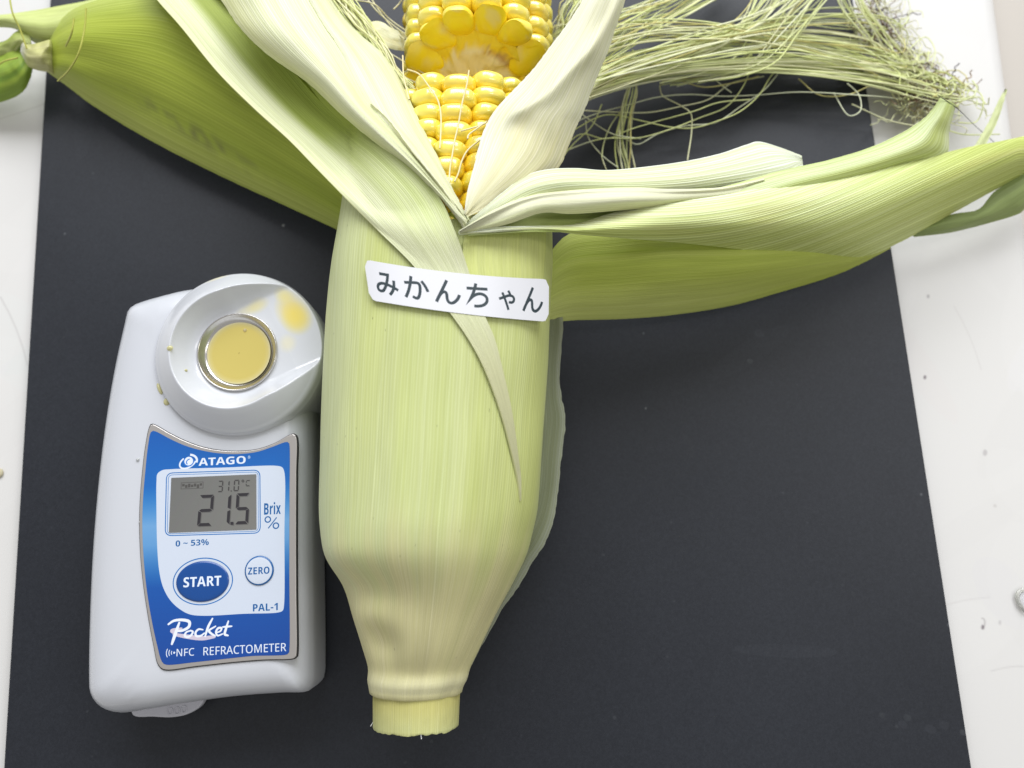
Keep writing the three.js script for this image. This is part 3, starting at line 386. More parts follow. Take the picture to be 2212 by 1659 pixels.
// ------------------------------------------------------------------ broken-off upper piece
{
  const cap = at(1034, 196, 0.0225), zc = cap.z, pc = thing('corn_piece', 'broken-off piece of yellow corn cob showing its cut end at the top', 'corn', [cap.x, 0, cap.z - 0.02]);
  const ax = (z) => ({ x: cap.x + (zc - z) * -0.02, y: 0.0225 }), cutZ = (y, x) => zc - (y - 0.0225) * slant;
  const place = (th, z, sx, sz, rr) => {
    const a = ax(z), m = new THREE.Mesh(kGeos[Math.floor(rnd() * 5)], kMats[Math.floor(rnd() * 3)]);
    m.position.set(a.x + rr * Math.sin(th), a.y + rr * Math.cos(th), z); m.rotation.set(rs(0.05), rs(0.06), -th + rs(0.05)); m.scale.set(sx, 0.0056, sz); m.updateMatrix(); return m;
  };
  const yCol = [0.98, 0.80, 0.015], yDeep = [0.96, 0.72, 0.008], yPale = [0.86, 0.72, 0.22];
  for (let c = 0; c < 14; c++) {
    const th = (c - 6) * 2 * Math.PI / 14 + 0.2; if (Math.abs(th) > 2.1) continue;
    const yk = 0.0225 + 0.0205 * Math.cos(th), zs = cutZ(yk);
    let z = zs + 0.001 - (c % 2) * 0.0008 + rs(0.0006), k = 0;
    while (z > zs - 0.04) {
      const pitch = 0.0047 * (0.93 + rnd() * 0.14), m = place(th + rs(0.03), z, 0.00455 * (0.95 + rnd() * 0.1), pitch * 0.555, 0.0160);
      m.castShadow = m.receiveShadow = true;
      const touch = k < 2;
      if (touch) {             // kernels that the break goes through
        const g = m.geometry.clone().applyMatrix4(m.matrix), p = g.attributes.position, col = g.attributes.color; let hit = 0;
        for (let i = 0; i < p.count; i++) {
          const x = p.getX(i), y = p.getY(i), zz = p.getZ(i), tg = ((x - ax(zz).x) * Math.cos(th) - (y - 0.0225) * Math.sin(th)) / 0.0044, lim = cutZ(y) + 0.0016 * (1 - tg * tg) - 0.0006 + (fbm(x * 500 + c * 3, y * 500, 3) - 0.5) * 0.0010 + 0.0012 * (hash(c, 5) - 0.5);
          if (zz > lim) { hit++; p.setZ(i, lim); const t = mix3(mix3(yCol, yDeep, noise2(x * 900, y * 900)), yPale, 0.8 * smooth(0.55, 0.8, noise2(x * 500 + 9, y * 500))); col.setXYZ(i, ...t); }
        }
        g.computeVertexNormals();
        part(hit ? 'cut_kernel' : 'kernel', rel(g, pc), hit ? M.cut : M.kernel, pc);
      } else { m.position.sub(pc.position); m.name = 'kernel'; pc.add(m); }
      z -= pitch; k++;
    }
  }
  // the cob and the broken face between the kernels
  const n = 96, P = [];
  for (const [rr, back] of [[0.0150, 0.04], [0.0150, 0.02], [0.0150, 0.006], [0.0150, 0.002], [0.0148, 0.001], [0.0140, 0], [0.0128, 0], [0.0118, 0], [0.0108, 0], [0.0095, 0], [0.008, 0], [0.006, 0], [0.004, 0], [0.002, 0], [0.00005, 0]]) {
    const r = []; for (let i = 0; i <= n; i++) { const th = i / n * 2 * Math.PI, x = cap.x + rr * Math.sin(th), y = 0.0225 + rr * Math.cos(th), f = back ? 0 : (fbm(x * 500, y * 500, 4) - 0.5) * 0.0035 + (rr < 0.0118 ? 0.0005 : 0); r.push(V(x, y, cutZ(y) - back + f)); } P.push(r);
  }
  const g = gridGeo(P, null, (u, v, p) => { const r = Math.hypot(p.x - cap.x, p.y - 0.0225), e = r + (fbm(p.x * 420 + 3, p.y * 420, 3) - 0.45) * 0.006; let c = mix3([0.86, 0.76, 0.48], [0.92, 0.70, 0.03], smooth(0.0099, 0.0114, e)); c = mix3(c, [0.42, 0.20, 0.04], 0.8 * Math.exp(-(((e - 0.0105) / 0.0007) ** 2)) * smooth(0.45, 0.7, noise2(p.x * 260 + 2, p.y * 260))); return c; });
  if (g.attributes.normal.getZ(13 * (n + 1)) < 0) { g.index.array.reverse(); g.computeVertexNormals(); }
  part('cob', rel(g, pc), M.cob, pc);
}

// ------------------------------------------------------------------ silk
function tube(pts, rad, col, seg = 26, sides = 5) {   // pts of Vector3, tapered a little, flat vertex colour
  const curve = new THREE.CatmullRomCurve3(pts, false, 'centripetal'), g = new THREE.TubeGeometry(curve, seg, rad, sides, false), n = g.attributes.position.count, c = new Float32Array(n * 3);
  for (let i = 0; i < n; i++) { const t = Math.floor(i / (sides + 1)) / seg, k = Array.isArray(col[0]) ? mix3(col[0], col[1], t) : col; c[i * 3] = k[0]; c[i * 3 + 1] = k[1]; c[i * 3 + 2] = k[2]; }
  g.setAttribute('color', new THREE.Float32BufferAttribute(c, 3)); g.deleteAttribute('uv'); return g;
}
const silkCol = () => { const t = rnd(); return t < 0.5 ? mix3([0.66, 0.71, 0.28], [0.76, 0.80, 0.45], rnd()) : t < 0.9 ? mix3([0.80, 0.82, 0.58], [0.74, 0.73, 0.42], rnd()) : [0.66, 0.60, 0.24]; };
{
  const gs = [], strand = (pts, r, c, seg) => gs.push(tube(pts.map(([x, y, h]) => at(x, y, h / 1000)), r ?? 0.00015 + rnd() * 0.0001, c ?? silkCol(), seg));
  const J = (x, y, h, jx, jy, jh) => [x + rs(jx), y + rs(jy), Math.max(0.5, h + rs(jh))];
  // a strand along a path of [x, y, height, spread]: it keeps its place in the bunch and drifts slowly
  const along = (pathRows, o, drift, seg, r, c) => { const p1 = rnd() * 6.3, p2 = rnd() * 6.3, p3 = rnd() * 6.3, f = 1.2 + rnd() * 1.2, n = pathRows.length - 1; strand(pathRows.map(([x, y, h, w], i) => { const t = i / n; return [x + rs(2) + 10 * Math.sin(p3 + 3 * t), y + o * w + drift * (Math.sin(p1 + f * 3.2 * t) * 0.7 + 0.3 * Math.sin(p2 + f * 8 * t)), Math.max(0.6, h + 3.5 * Math.sin(p2 + 4 * t + o * 3))]; }), r, c, seg); };
  const curl = (x, y, n = 4) => { const a0 = rnd() * 6.3, d = rnd() < 0.5 ? 1 : -1, r = 8 + rnd() * 22, q = []; for (let k = 1; k <= n; k++) q.push([x + r * (Math.sin(a0 + d * k * 1.1) - Math.sin(a0)), y + 0.8 * r * (Math.cos(a0 + d * k * 1.1) - Math.cos(a0)), 1.5 + rnd() * 3, 0]); return q; };
  for (let i = 0; i < 46; i++) { const o = rs(1), e = 1980 + rnd() * 110, path2 = [[1205, 236, 20, 22], [1270, 200, 18, 17], [1360, 171, 16, 13], [1455, 153, 14, 12], [1570, 143, 12, 13], [1680, 140, 10, 16], [1790, 146, 8, 21], [1880, 156, 6, 27], [1955, 172, 4, 28], [e, 185 + (e - 1980) * 0.15, 3, 22]]; along([...path2, ...curl(e + 15, 190 + (e - 1980) * 0.15, 2 + Math.floor(rnd() * 3))], o, 7, 48); }
  // upper fan towards the right
  for (let i = 0; i < 26; i++) { const o = rs(1); along([[1285, 165, 21, 14], [1380, 132, 19, 18], [1490, 105, 17, 22], [1600, 84, 14, 30], [1710, 72, 11, 44], [1810, 78, 8, 62], [1890, 92, 5, 70], ...curl(1925, 105 + 60 * o, 3)], o, 12, 44); }
  for (let i = 0; i < 20; i++) { const o = rs(1); along([[1295, 95, 21, 40], [1390, 78, 19, 34], [1490, 74, 17, 26], [1590, 78, 14, 22], [1690, 92, 11, 26], [1790, 108, 8, 36], [1880, 128, 5, 40], [1950, 150, 4, 34], ...curl(1975, 150 + 30 * o, 2)], o, 14, 44); }
  // strands running up out of the frame
  for (let i = 0; i < 34; i++) { const o = rs(1), e = rs(1); along([[1235, 205, 20, 20], [1330, 160, 19, 22], [1430, 124, 17, 22], [1530, 92, 15, 20], [1615 + 20 * e, 52, 13, 18], [1680 + 60 * e, 5, 11, 14], [1725 + 90 * e, -60, 9, 8]], o, 10, 34); }
  for (let i = 0; i < 34; i++) { const o = rs(1), e = rs(1); along([[1265, 110, 18, 55], [1340, 66, 17, 42], [1420 + 20 * e, 28, 15, 30], [1500 + 40 * e, -10, 13, 20], [1590 + 60 * e, -60, 10, 8]], o, 10, 28); }
  // steep strands crossing the fan, and some coming down from above on the right
  for (let i = 0; i < 15; i++) { const x = 1590 + 90 * rnd(), l = rs(30); along([[x + 150 + l, -45, 11, 0], [x + 100 + l * 0.7, 18, 12, 0], [x + 50 + l * 0.4, 76, 12, 0], [x, 130, 12, 0], [x - 70, 162, 12, 0], [x - 170, 180, 12, 0]], 0, 8, 30); }
  for (let i = 0; i < 15; i++) { const x = 1800 + 75 * rnd(); along([[x, -45, 10, 0], [x + 20, 12, 8, 0], [x + 50, 58, 6, 0], [x + 78, 98, 4, 0], [x + 108, 132, 3, 0], ...curl(x + 130, 150, 3)], 0, 10, 32); }
  // behind the standing leaf, right of the broken piece
  for (let i = 0; i < 34; i++) { strand([[1170 + rs(20), 140 + rs(20), 9 + rs(4)], [1205 + rs(14), 80 + rs(25), 12 + rs(5)], [1228 + rs(22), 30 + rs(20), 14 + rs(5)], [1260 + rs(30), -30, 15 + rs(4)]], undefined, undefined, 14); }
  // strands from the leaf down across the mat
  for (let i = 0; i < 9; i++) { const x = 1352 + rs(16); strand([[1370 + rs(30), 120 + rs(20), 16], [x + 14 + rs(8), 190 + rs(8), 12 + rs(3)], [x + rs(5), 250, 9 + rs(3)], [x - 4 + rs(7), 310, 6 + rs(2)], [x + 6 + rs(10), 362, 5], [x + 8 + rs(8), 390, 5]], undefined, undefined, 20); }
  // loose single strands, as they lie
  const loose = [
    [[1215, 275], [1290, 245], [1345, 230], [1420, 210], [1490, 204], [1560, 208], [1640, 205], [1725, 199], [1860, 206], [1935, 213], [2010, 232], [2080, 250]],
    [[1205, 305], [1250, 275], [1310, 248], [1390, 262], [1450, 275], [1500, 276], [1560, 258], [1600, 240], [1640, 205], [1665, 165], [1690, 140]],
    [[1220, 325], [1300, 300], [1380, 298], [1440, 282], [1510, 255], [1570, 230], [1600, 195], [1620, 150], [1625, 90], [1622, 30], [1640, -20]],
    [[1212, 330], [1290, 302], [1350, 300], [1376, 312], [1420, 290], [1480, 272], [1545, 265], [1600, 230], [1650, 195], [1680, 160]],
    [[1240, 238], [1330, 242], [1400, 243], [1470, 230], [1530, 215], [1580, 180], [1650, 165]],
    [[1215, 320], [1255, 290], [1310, 300], [1360, 280], [1420, 262], [1500, 240], [1550, 222], [1620, 215]],
    [[1235, 230], [1275, 260], [1325, 290], [1385, 300]],
    [[1425, 185], [1430, 205], [1470, 228], [1492, 245], [1494, 280], [1485, 346]],
    [[1425, 185], [1450, 172], [1520, 188], [1580, 180], [1640, 165]],
    [[1265, 260], [1270, 295], [1302, 337], [1335, 362]], [[1300, 340], [1305, 355], [1312, 372]], [[1345, 235], [1320, 270], [1304, 310], [1300, 340]],
    [[1530, 158], [1560, 185], [1580, 200]], [[1210, 345], [1240, 310], [1280, 270], [1300, 225]],
    [[1960, 225], [2005, 215], [2055, 225], [2030, 240]],
    [[1800, 200], [1835, 250], [1858, 240], [1855, 205], [1830, 180]], [[1725, 170], [1770, 205], [1830, 205], [1880, 185]], [[1840, 225], [1920, 260], [1990, 275], [2010, 282]],
    [[1945, 340], [1955, 295], [1985, 262]], [[2085, 195], [2115, 200], [2124, 225], [2110, 262], [2070, 265]], [[2030, 275], [2080, 290], [2160, 290]],
    [[1930, 60], [1965, 30], [1960, -10]], [[1950, 120], [2000, 80], [2020, 110], [2010, 150]], [[2000, 160], [2050, 160], [2085, 185]],
  ];
  loose.forEach((l, i) => strand(l.map(([x, y], k) => [x, y, (x > 1890 ? 0 : 4) + 2.5 + 2.5 * hash(i, k)]), 0.00019, i % 3 ? silkCol() : [0.70, 0.73, 0.52], 60));
  // left: beside the broken piece
  for (let i = 0; i < 90; i++) { const o = rnd() * 1.6 - 0.6; strand([[905 - 20 * o + rs(10), 250 - 70 * o, 34 + rs(2)], [860 - 15 * o + rs(10), 180 - 40 * o, 33 + rs(3)], [820 - 25 * o + rs(12), 105 - 20 * o, 32 + rs(3)], [775 - 25 * o + rs(14), 45, 31 + rs(4)], [725 + rs(26), -25, 30 + rs(4)]], 0.0002, mix3([0.66, 0.70, 0.30], [0.80, 0.78, 0.50], rnd()), 18); }
  for (const l of [[[780, -20], [815, 25], [850, 55], [885, 80]], [[790, -20], [835, 45], [862, 75], [875, 85]], [[765, 0], [810, 10], [840, 40], [890, 75]], [[800, 90], [850, 120], [900, 150], [935, 170]], [[805, 80], [840, 130], [860, 165], [880, 175]], [[820, 100], [850, 150], [900, 180]], [[820, 160], [860, 160], [910, 140]], [[850, 20], [862, 8], [880, -20]], [[830, 130], [870, 175], [880, 200]]]) strand(l.map(([x, y], k) => [x, y, 24 + 4 * hash(x, k)]), 0.00022, [0.72, 0.68, 0.44], 24);
  tag(part('silk', rel(mergeGeometries(gs), corn), M.silk, corn), 'pale green corn silk spread to the right over the mat', null, null, 'stuff');

  // dried brown ends
  const bs = [], walk = (x, y, n, step, r, c) => { let a = rnd() * 6.3; const pts = []; for (let i = 0; i < n; i++) { pts.push(at(x, y, (x > 1895 ? -0.001 : 0.001) + 0.001 + 0.005 * rnd())); a += rs(1.5); x += Math.cos(a) * step; y += Math.sin(a) * step; } bs.push(tube(pts, r, c, n * 4, 4)); };
  const spots = [[1895, 10, 14], [1905, 35, 14], [1912, 60, 12], [1918, 90, 14], [1930, 110, 12], [1950, 128, 16], [1975, 145, 16], [1995, 160, 14], [1965, 205, 12], [1985, 220, 16], [2005, 228, 14], [2030, 225, 14], [1955, 195, 10], [1885, 80, 12], [1990, 185, 20], [2060, 195, 20]];
  for (const [x, y, s] of spots) for (let i = 0; i < 9; i++) { const k = rnd(); walk(x + rs(s), y + rs(s), 8 + Math.floor(rnd() * 6), 7, 0.0001 + rnd() * 0.0001, k < 0.6 ? mix3([0.22, 0.14, 0.09], [0.40, 0.29, 0.18], rnd()) : k < 0.8 ? [0.40, 0.36, 0.18] : [0.07, 0.05, 0.07]); }
  for (let i = 0; i < 90; i++) { const [x, y, s] = spots[Math.floor(rnd() * spots.length)]; walk(x + rs(30), y + rs(22), 9, 14, 0.00013, mix3([0.72, 0.74, 0.40], [0.80, 0.78, 0.54], rnd())); }
  tag(part('dried_silk', rel(mergeGeometries(bs), corn), M.driedSilk, corn), 'brown dried silk ends tangled at the upper right', null, null, 'stuff');
}
// single strands lying over the kernels and the left leaf
const overKernels = [
  [[1013, 152], [1008, 185], [1000, 215], [995, 240], [990, 270], [982, 305], [977, 335], [972, 365], [970, 395]],
  [[880, 150], [905, 160], [925, 185], [945, 215], [952, 245], [952, 290], [950, 320]],
  [[1052, 262], [1030, 278], [1012, 292], [1010, 300]], [[1040, 300], [1010, 325], [997, 350], [990, 375], [982, 392]], [[870, 120], [872, 165], [880, 200], [884, 215]], [[996, 283], [1025, 275], [1050, 266]],
];
for (const l of overKernels) part('silk_strand', rel(tube(l.map(([x, y], i) => { // laid on the kernels: cylinder of the ear met by the sight line
  let h = 0.052; for (; h > 0.02; h -= 0.0003) { const p = at(x, y, h), a = axis(p.z); if (Math.hypot(p.x - a.x, h - a.y) < 0.0228) break; } return at(x, y, h + 0.0002); }), 0.00022, [[0.78, 0.66, 0.36], [0.80, 0.72, 0.42]], 40), corn), M.silk, corn);
for (const l of [[[186, 18, 34], [183, 60, 33], [170, 115, 32], [150, 150, 28], [125, 175, 20]], [[160, 40, 33], [155, 70, 32], [142, 100, 26]], [[20, -10, 24], [28, 30, 23], [42, 60, 21], [58, 105, 19]], [[-10, 145, 14], [10, 132, 16], [38, 125, 17]]]) part('silk_strand', rel(tube(l.map(([x, y, h]) => at(x, y, h / 1000)), 0.00026, [[0.50, 0.52, 0.10], [0.46, 0.46, 0.10]], 30), corn), M.silk, corn);
part('dark_hair', rel(tube([[2025, 205, 31], [2045, 218, 31], [2065, 232, 29], [2110, 275, 8], [2130, 292, 4], [2160, 318, 2]].map(([x, y, h]) => at(x, y, h / 1000)), 0.00009, [0.02, 0.02, 0.03], 40), corn), M.driedSilk, corn);

// ------------------------------------------------------------------ sticker on the husk
{
  const nu = 60, nv = 14, P = [], TL = [786, 560], TR = [1186, 603], BR = [1185, 695], BL = [799, 648], lift = 0.80;
  const hAt = (x, y) => (onBody(x, y) ?? at(x, y, 0.03)).y + 0.00105;
  for (let j = 0; j < nv; j++) {
    const v = j / (nv - 1), r = [], xy = (u) => [lerp(lerp(TL[0], TR[0], u), lerp(BL[0], BR[0], u), v), lerp(lerp(TL[1], TR[1], u), lerp(BL[1], BR[1], u), v) + lerp(8, 5, v) * 4 * u * (1 - u)];
    const h1 = hAt(...xy(lift)), h0 = hAt(...xy(lift - 0.06));
    for (let i = 0; i < nu; i++) { const u = i / (nu - 1), [x, y] = xy(u); let h = u < lift ? hAt(x, y) : h1 + (h1 - h0) * (u - lift) / 0.06 * (1 + 0.8 * (u - lift)); r.push(at(x, y, h)); }
    P.push(r);
  }
  const len = [0]; for (let i = 1; i < nu; i++) len.push(len[i - 1] + P[7][i].distanceTo(P[7][i - 1]));
  const w = len[nu - 1], h = P[0][30].distanceTo(P[nv - 1][30]), cw = 1280, chh = Math.round(cw * h / w);
  // rounded corners: pull the corner points in along an arc of 1.6 mm
  const rr = 0.0017;
  for (let j = 0; j < nv; j++) for (let i = 0; i < nu; i++) { const sx = Math.min(len[i], w - len[i]), sy = Math.min(j, nv - 1 - j) / (nv - 1) * h; P[j][i].userS = [sx, sy]; }
  const shape = new THREE.Shape(); // fine grid clipped to the rounded outline
  const tex = canvasTex(cw, chh, (c) => {
    c.fillStyle = 'rgb(222,222,226)'; c.fillRect(0, 0, cw, chh);
    const glyph = { mi: ['M24,18 L58,18 C56,36 46,66 34,79 C26,87 11,85 11,71 C11,57 28,51 44,54 C62,57 78,63 93,71', 'M79,36 C80,58 75,77 57,93'], ka: ['M8,36 C26,34 44,31 54,31 C64,31 67,37 66,50 C65,68 60,86 52,90 C47,92 40,88 35,85', 'M36,8 C32,36 24,66 8,92', 'M73,22 C82,32 90,45 94,60'], n: ['M52,6 C40,32 22,64 8,93 C18,70 30,51 40,51 C52,51 47,68 49,78 C51,92 62,94 72,88 C84,80 92,68 95,56'], chi: ['M11,27 L89,24', 'M46,6 C42,26 34,46 26,62 C40,47 58,41 70,45 C87,50 91,66 80,78 C70,89 52,92 36,92'], ya: ['M7,47 C28,41 50,28 66,28 C84,28 92,38 88,50 C84,61 70,63 59,59', 'M57,6 C62,12 66,18 68,25', 'M25,16 C36,40 48,68 56,97'] };
    const S = chh * 0.655, y0 = chh * 0.175; c.strokeStyle = 'rgb(44,58,64)'; c.lineJoin = 'miter'; c.lineCap = 'butt';
    [['mi', 0.115], ['ka', 0.268], ['n', 0.425], ['chi', 0.578], ['ya', 0.738, 0.78], ['n', 0.893]].forEach(([k, x, q = 1]) => { c.save(); c.translate(cw * x - S * q / 2, y0 + S * (1 - q) * 0.85); c.scale(S * q / 100, S * q / 100); c.lineWidth = 11 / Math.sqrt(q); for (const d of glyph[k]) c.stroke(new Path2D(d)); c.restore(); });
  });
  // resample onto a grid whose border follows the rounded outline
  const Q = P.map((r, j) => r.map((p, i) => { const s = len[i], tt = (j / (nv - 1) - 0.5) * 2, e = Math.min(s, w - s), inset = e < rr ? rr - Math.sqrt(Math.max(0, rr * rr - (rr - e) ** 2)) : 0, k = 1 - inset / (h / 2); const v = clamp(0.5 + tt * k / 2) * (nv - 1), a = Math.min(nv - 2, Math.floor(v)), q = P[a][i].clone().lerp(P[a + 1][i], v - a); q.vv = v / (nv - 1); return q; }));
  const uvf = (u, v, p) => [len[Math.round(u * (nu - 1))] / w, 1 - (p.vv ?? v)];
  const base = P[7][30];
  const st_ = thing('sticker', 'white paper sticker with black Japanese lettering on the front of the husk', 'sticker', [base.x, 0, base.z]);
  const top = gridGeo(Q, uvf), back = gridGeo(Q.map((r) => r.map((p) => V(p.x, p.y - 0.00012, p.z))));
  if (top.attributes.normal.getY(100) < 0) { top.index.array.reverse(); top.computeVertexNormals(); }
  part('label_face', rel(top, st_), std({ map: tex, roughness: 0.45, side: THREE.DoubleSide }), st_);
  part('label_back', rel(back, st_), std({ color: rgb(0.75, 0.75, 0.74), roughness: 0.7, side: THREE.DoubleSide }), st_);
}

// ------------------------------------------------------------------ refractometer
const TOP = 0.0258, ROT = 2.9 * Math.PI / 180, O = at(518, 764, TOP);
const dev = thing('refractometer', 'white pocket refractometer with blue panel left of the corn', 'refractometer', [O.x, 0, O.z], ROT);
const loc = (px, py, h = TOP) => { const p = at(px, py, h), x = p.x - O.x, z = p.z - O.z; return [x * Math.cos(ROT) - z * Math.sin(ROT), x * Math.sin(ROT) + z * Math.cos(ROT)]; };   // sight line -> device plan
const closed = (pts, n, tension = 0.5) => { const c = new THREE.CatmullRomCurve3(pts.map(([x, z]) => V(x, 0, z)), true, 'centripetal'); return c.getSpacedPoints(n).slice(0, n).map((p) => [p.x, p.z]); };
{
  const outline = closed([[274, 700], [279, 678], [292, 662], [315, 652], [360, 642], [420, 629], [520, 622], [620, 650], [680, 730], [697, 860], [698, 1000], [699, 1150], [701, 1300], [702, 1440], [701, 1470], [696, 1487], [682, 1494], [620, 1496], [500, 1505], [400, 1519], [320, 1532], [262, 1540], [235, 1535], [212, 1518], [199, 1492], [197, 1460], [200, 1300], [208, 1150], [222, 1000], [238, 880], [256, 780]].map(([x, y]) => { const k = smooth(600, 695, x), a = loc(x, y, 0.0165), b = loc(x, y, 0.004); return [lerp(a[0], b[0], k), a[1]]; }), 220);
  let cx = 0, cz = 0; for (const [x, z] of outline) { cx += x / 220; cz += z / 220; } cx += 0.0005;
  const edge = (x, z) => { let b = 1, bi = 0; for (let i = 0; i < 220; i++) { const [ax, az] = outline[i], [bx, bz] = outline[(i + 1) % 220], dx = bx - ax, dz = bz - az, t = clamp(((x - ax) * dx + (z - az) * dz) / (dx * dx + dz * dz)), d = Math.hypot(x - ax - dx * t, z - az - dz * t); if (d < b) { b = d; bi = i; } } return [b, bi]; };
  const prof = (d) => table([0, 0.0004, 0.0012, 0.0025, 0.0045, 0.007, 0.011], [0.016, 0.0186, 0.0212, 0.0233, 0.0248, 0.0255, 0.0257], d);
  const P = [], n = 220, push = (f) => { const r = []; for (let i = 0; i <= n; i++) { const [x, z] = outline[i % n]; r.push(f(x, z, i % n)); } P.push(r); };
  const sc = (k, y) => push((x, z) => V(cx + (x - cx) * k, y, cz + (z - cz) * k));
  sc(0.02, 0.001); sc(0.9, 0.001); sc(0.975, 0.0012); sc(0.995, 0.0025); sc(1, 0.005); sc(1, 0.009); sc(1, 0.013);
  for (const s of [0, 0.008, 0.018, 0.03, 0.045, 0.065, 0.09, 0.12, 0.155, 0.195, 0.24, 0.29, 0.35, 0.42, 0.5, 0.6, 0.72, 0.85, 0.995]) push((x, z) => { const qx = lerp(x, cx, s), qz = lerp(z, cz, s), [d, bi] = edge(qx, qz), o = outline[bi], left = smooth(-0.01, -0.02, o[0] - cx) ; const right = smooth(0.012, 0.022, o[0] - cx); let y = prof(d * lerp(lerp(1, 0.62, left), 0.92, right)); return V(qx, y, qz); });
  const g = gridGeo(P, null, null, false, true); if (g.attributes.normal.getY(20 * (n + 1)) < 0) { g.index.array.reverse(); g.computeVertexNormals(); }
  part('body', g, M.plastic, dev);

  // round sampling head: a cone with a dish in it, open to the upper right
  const R0 = 0.0223, RW = 0.0104, RR = 0.0155, ang = 0.40, dxx = Math.cos(ang), dzz = -Math.sin(ang);
  const outer = (r) => table([RR, 0.0166, 0.0185, 0.0205, 0.0217, R0], [0.0072, 0.0065, 0.0047, 0.0026, 0.0011, -0.0014], r);
  const dish = (r) => table([0, RW, 0.012, 0.0138, RR, 0.02, 0.03], [0.0015, 0.0016, 0.0026, 0.0047, 0.0071, 0.0155, 0.030], r);
  const H = [], nr = 70, na = 288; const rows = [];
  for (let j = 0; j <= nr; j++) rows.push(lerp(RW, R0, j / nr));
  const head = (x, z) => { const r = Math.hypot(x, z), q = x * dxx + z * dzz, p = Math.abs(-x * dzz + z * dxx), rho = q > 0 ? lerp(r, p, smooth(0, 0.006, q)) : r; const dd = dish(Math.max(rho, 0)) - 0.09 * Math.max(0, q - 0.012); const a = outer(r), k = 0.0004, m = Math.min(a, dd); return Math.abs(a - dd) < k ? m - (k - Math.abs(a - dd)) ** 2 / (4 * k) : m; };
  for (const r of rows) { const l = []; for (let i = 0; i <= na; i++) { const t = i / na * 2 * Math.PI, x = r * Math.sin(t), z = r * Math.cos(t); l.push(V(x, TOP + head(x, z), z)); } H.push(l); }
  for (const [k, y] of [[1.004, -0.0042], [1.004, -0.010], [0.99, -0.018], [0.95, -0.022]]) H.push(H[nr].map((p) => V(p.x * k, TOP + Math.min(p.y - TOP, 0) * 0 + Math.min(y, p.y - TOP - 0.0005), p.z * k)));
  const stain = canvasTex(768, 768, (c) => {
    c.fillStyle = 'rgb(204,206,211)'; c.fillRect(0, 0, 768, 768);
    const S = 768 / 0.046, m = (x, y, h) => { const [a, b] = loc(x, y, h); return [384 + a * S, 384 + b * S]; };
    const blob = (x, y, rx, ry, rot, col, a) => { const [u, v] = m(x, y, TOP + 0.002); c.save(); c.translate(u, v); c.rotate(rot); c.scale(rx, ry); const gr = c.createRadialGradient(0, 0, 0, 0, 0, 1); gr.addColorStop(0, `rgba(${col},${a})`); gr.addColorStop(0.4, `rgba(${col},${a * 0.82})`); gr.addColorStop(0.75, `rgba(${col},${a * 0.3})`); gr.addColorStop(1, `rgba(${col},0)`); c.fillStyle = gr; c.beginPath(); c.arc(0, 0, 1, 0, 7); c.fill(); c.restore(); };
    blob(630, 672, 76, 110, -0.45, '228,205,110', 0.85); blob(640, 686, 74, 84, -0.4, '228,204,84', 0.6); blob(612, 636, 50, 40, 0.4, '230,214,130', 0.6); blob(555, 660, 62, 36, -0.5, '226,214,150', 0.6); blob(535, 668, 70, 26, -0.35, '226,214,150', 0.4); blob(620, 740, 45, 50, 0.3, '232,220,170', 0.45); blob(470, 600, 70, 16, -0.35, '226,215,160', 0.5);
  });
  const gh = gridGeo(H, (u, v, p) => [0.5 + p.x / 0.046, 0.5 - p.z / 0.046], null, false, true); if (gh.attributes.normal.getY(10 * (na + 1)) < 0) { gh.index.array.reverse(); gh.computeVertexNormals(); }
  part('sampling_head', gh, phy({ map: stain, roughness: 0.2, clearcoat: 0.4, clearcoatRoughness: 0.1 }), dev);

  // steel well
  const lp = [[0.01045, 0.0008], [0.0105, 0.0018], [0.0104, 0.0023], [0.0102, 0.0025], [0.0100, 0.0023], [0.0096, 0.0017], [0.0090, 0.0010], [0.0082, 0.0003], [0.0, 0.0002]].map(([r, y]) => new THREE.Vector2(r, y));
  const gw = new THREE.LatheGeometry(lp, 72); gw.translate(0, TOP, 0); M.steel.side = THREE.DoubleSide; part('steel_well', gw, M.steel, dev);

  // recess line, bezel, printed panel
  const Z5 = (x, y) => loc(x * 0.4166 + 173, y * 0.4166 + 899);
  const bez = [[362, 60], [372, 44], [392, 48], [470, 92], [560, 135], [650, 165], [740, 180], [830, 183], [920, 173], [1010, 142], [1085, 100], [1108, 94], [1121, 108], [1122, 300], [1121, 600], [1122, 900], [1124, 1225], [1120, 1248], [1105, 1256], [950, 1262], [800, 1274], [600, 1296], [460, 1314], [428, 1308], [405, 1280], [385, 1190], [360, 1060], [335, 900], [318, 740], [311, 580], [314, 440], [325, 300], [343, 150]];
  const poly = (pts, k = 1) => { const q = closed(pts, 260); let a = 0, b = 0; for (const [x, z] of q) { a += x / q.length; b += z / q.length; } return q.map(([x, z]) => [a + (x - a) * k, b + (z - b) * k]); };
  const shapeOf = (q) => { const s = new THREE.Shape(); q.forEach(([x, z], i) => (i ? s.lineTo(x, -z) : s.moveTo(x, -z))); return s; };
  const slab = (q, y0, h, bevel) => { const g = new THREE.ExtrudeGeometry(shapeOf(q), { depth: h - bevel, bevelEnabled: bevel > 0, bevelThickness: bevel, bevelSize: bevel, bevelOffset: -bevel, bevelSegments: 2, steps: 1 }); g.rotateX(-Math.PI / 2); g.translate(0, y0, 0); return g; };
  const B = bez.map(([x, y]) => Z5(x, y));
  part('panel_gap', slab(poly(B, 1.008), TOP - 0.0012, 0.0013, 0), M.gap, dev);
  part('bezel', slab(poly(B, 1.0), TOP - 0.0008, 0.0012, 0.00015), M.silver, dev);
